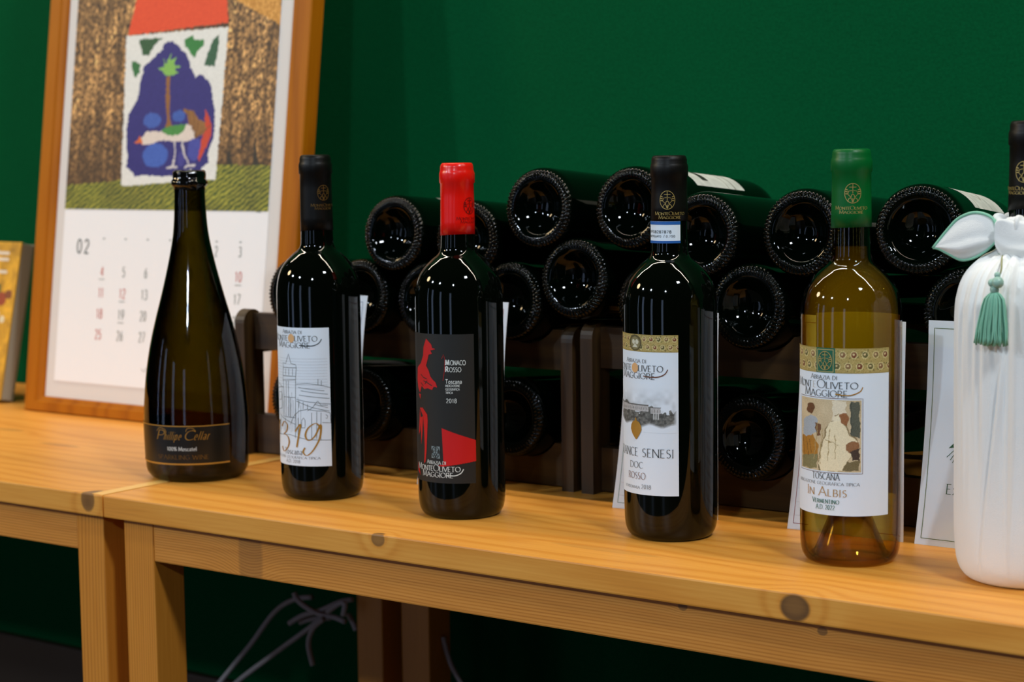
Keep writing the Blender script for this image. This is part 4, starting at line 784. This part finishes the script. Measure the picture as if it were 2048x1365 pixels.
V = [(W/2-.025, .021, .42), (W/2+.025, .021, .42), (W/2+.03, .095, .013), (W/2-.03, .095, .013)]; V += [(a, b+.004, c_) for a, b, c_ in V]
bpy.data.objects.remove(bpy.data.objects['easel_strut']); mesh('easel_strut', V, [(0, 1, 2, 3), (7, 6, 5, 4), (0, 4, 5, 1), (1, 5, 6, 2), (2, 6, 7, 3), (3, 7, 4, 0)], M_rack, fr)
pg = mesh('calendar_page', *box(.046, .046+.3375, .0052, .0060, .0385, H-bw-.004), M_page, fr)
K = ART['cal']
c = Canvas(0, 337, 247.5, 600, 1.05, (96, 64, 26))
b1_ = blob_noise(c, 3.2, 3.0, 11); b2_ = blob_noise(c, 5, 40, 12); b3_ = blob_noise(c, 1.6, 2.4, 13)
f = np.clip(.18+.75*b1_+.85*b3_-.52, 0, 1)*1.25*(.55+.6*b2_)*np.clip(.35+(c.V-270)/170, .35, 1.0)
tr = np.abs(np.sin(c.U*.115+.7*np.sin(c.V*.02)))**.5
f = (f*(.45+.55*tr))[..., None]
c.C = np.array([58, 38, 14.])*(1-f)+np.array([250, 188, 112.])*f
c.jitter(2.0, 41); m = c.inside(K['corner']); c.C[m] = (np.array([214, 150, 60])+60*(b3_[m][:, None]-.5))
c.poly(K['darks'][:3], (40, 34, 22)); c.poly(K['darks'][3:], (40, 34, 22))
m = c.inside([(0, 240), (337, 240), (337, 299), (240, 300), (150, 289), (70, 280), (0, 276)]); g = (np.sin((c.U*.62-c.V*1.05)+4*blob_noise(c, 8, 6, 15))*.5+.5)[..., None]*.8+.2*b3_[..., None]
gc = np.array([44, 62, 8.])*(1-g)+np.array([186, 176, 56.])*g; gc *= (.85+.3*blob_noise(c, 26, 20, 17))[..., None]; c.C = np.where(m[..., None], gc, c.C)
c.poly(K['roof'], (236, 72, 20)); c.poly(K['panel'], (236, 234, 224)); c.poly(K['eave'], (70, 42, 20)); c.poly(K['blob'], (34, 28, 116))
for k_, cc in (('g1', (34, 86, 44)), ('g2', (38, 128, 52)), ('g3', (40, 92, 60)), ('g4', (36, 112, 52))): c.poly(K[k_], cc)
for (cx, cy), rx, ry, cc in zip(K['ov'], (15, 11, 21, 11, 6), (9, 7, 14, 14, 9), ((56, 92, 176), (52, 90, 172), (58, 96, 184), (62, 70, 160), (58, 54, 140))): c.ell(cx, cy, rx, ry, cc)
c.poly(K['trunk'], (150, 96, 40)); c.poly(K['palm'], (134, 190, 82)); c.poly(K['tail'], (150, 100, 44)); c.poly(K['rtail'], (206, 62, 30)); c.poly(K['goose'], (232, 216, 200)); c.poly(K['beak'], (222, 104, 32)); c.poly(K['saddle'], (68, 142, 58))
for i_ in range(4): c.line([K['tail'][7], K['tail'][1+i_]], 1.2, (112, 72, 28))
for q in K['legs']: c.line(q, 2.6, (214, 206, 202))
c.noise(5)
pic_ = c.build('embroidery_print', M_art, fr, None, 0); pic_.location = (.046, .0048, -.0012)
def cprint(name, VF, m): o = printed(name, VF, m, fr, None, 0); o.location = (.046, .0049, 0); return o
rows = [200.5, 172.5, 147.2, 122.3, 97.5]; grey = []; red = []; ticks = []
day = 1; col_ = 4
def num(nn, cx, cy, h=11.2, wt=.105):
    s_ = str(nn); wd = 4.6 if len(s_) == 1 else 10.2
    if s_ == '11': wd = 8.0
    return text(s_, cx-wd/2, cx+wd/2, cy-h/2, h, 'sans', wt, spacing=.22)
cx0 = 73.2
for day in range(1, 30):
    k_ = day+3; r_, c_ = divmod(k_, 7); cx = cx0+37.45*c_; q = num(day, cx, rows[r_])
    (red if (c_ == 0 or day in (9, 10, 12)) else grey).append(q)
    if day in (4, 10, 12, 24, 19): ticks.append(line([(cx-5, rows[r_]-9.5), (cx+5, rows[r_]-9.5)], .9))
for c_ in range(7): ticks.append(line([(cx0+37.45*c_-1.8, 211.5), (cx0+37.45*c_+1.2, 211.5)], 1.6))
cprint('grey_numbers', J(*grey, *ticks, line(catmull([(151, 61), (156, 58), (160, 63), (163, 57), (170, 61), (180, 62)], 4), .7), line([(318, 246), (326, 245.4)], 1.)), M_num)
cprint('red_numbers', J(*red), M_numr)
cprint('month_number', text('02', 26.0, 47.5, 193.5, 16.2, 'sans', .11, spacing=.3), M_numd)

# ------------------------------------------------------------------ yellow book
LB = math.atan(.225)
bk = thing('picture_book', 'thick yellow picture book leaning at the left edge', 'book', (-1.957, .3705, .0045), (-LB, 0, 0))
c = Canvas(-160, 0, 0, 201, 1.0, (206, 152, 24)); b_ = blob_noise(c, 12, 16, 21); b2_ = blob_noise(c, 4, 5, 22)
c.C += ((b_-.5)[..., None]*70+(b2_-.5)[..., None]*36)*np.array([1, .8, .3])
for x, y, rx, ry, cc in ((-24, 128, 9, 9, (150, 52, 26)), (-12, 134, 7, 6, (120, 56, 30)), (-36, 140, 8, 8, (60, 86, 40)), (-32, 108, 8, 5, (226, 220, 196)), (-18, 102, 5, 5, (230, 224, 200)), (-44, 112, 9, 7, (90, 60, 40)), (-30, 60, 8, 10, (150, 92, 40)), (-60, 90, 20, 22, (152, 84, 40)), (-100, 120, 22, 20, (70, 96, 46)), (-16, 34, 4, 6, (96, 70, 30))): c.ell(x, y, rx, ry, cc, .85)
for y in (178, 162, 186): c.line([(-60, y+2), (-22, y)], 4, (228, 214, 190))
c.noise(6); cv = c.build('cover_print', M_art, bk, None, .0004)
mesh('front_cover', *box(-.160, .0004, 0, .0016, 0, .201), mat('book_cover_board', (196, 150, 40), .5), bk)
mesh('page_block', *box(-.160, 0, .0018, .0190, .0010, .200, .0015), mat('page_edges', (186, 180, 160), .8), bk)
mesh('back_cover', *box(-.160, .0004, .0192, .0206, 0, .201), mat('book_back_board', (150, 140, 110), .5), bk)

# ------------------------------------------------------------------ cables
cb_ = thing('cable_bundle', 'tangled pale power cable hanging behind the bench legs', 'cable', (-1.45, .40, -.30))
for p in ART['cab']:
    mesh('cable_loop', *tube([(a+1.45, b-.40, d+.30) for a, b, d in catmull(p, 5)], .0031, 8), M_cable, cb_, smooth=True)
o = mesh('power_cable', *tube(catmull(ART['cab2'], 6), .0028, 8), M_cable, smooth=True); tag(o, 'single pale cable hanging under the bench beside the middle back leg', 'cable')
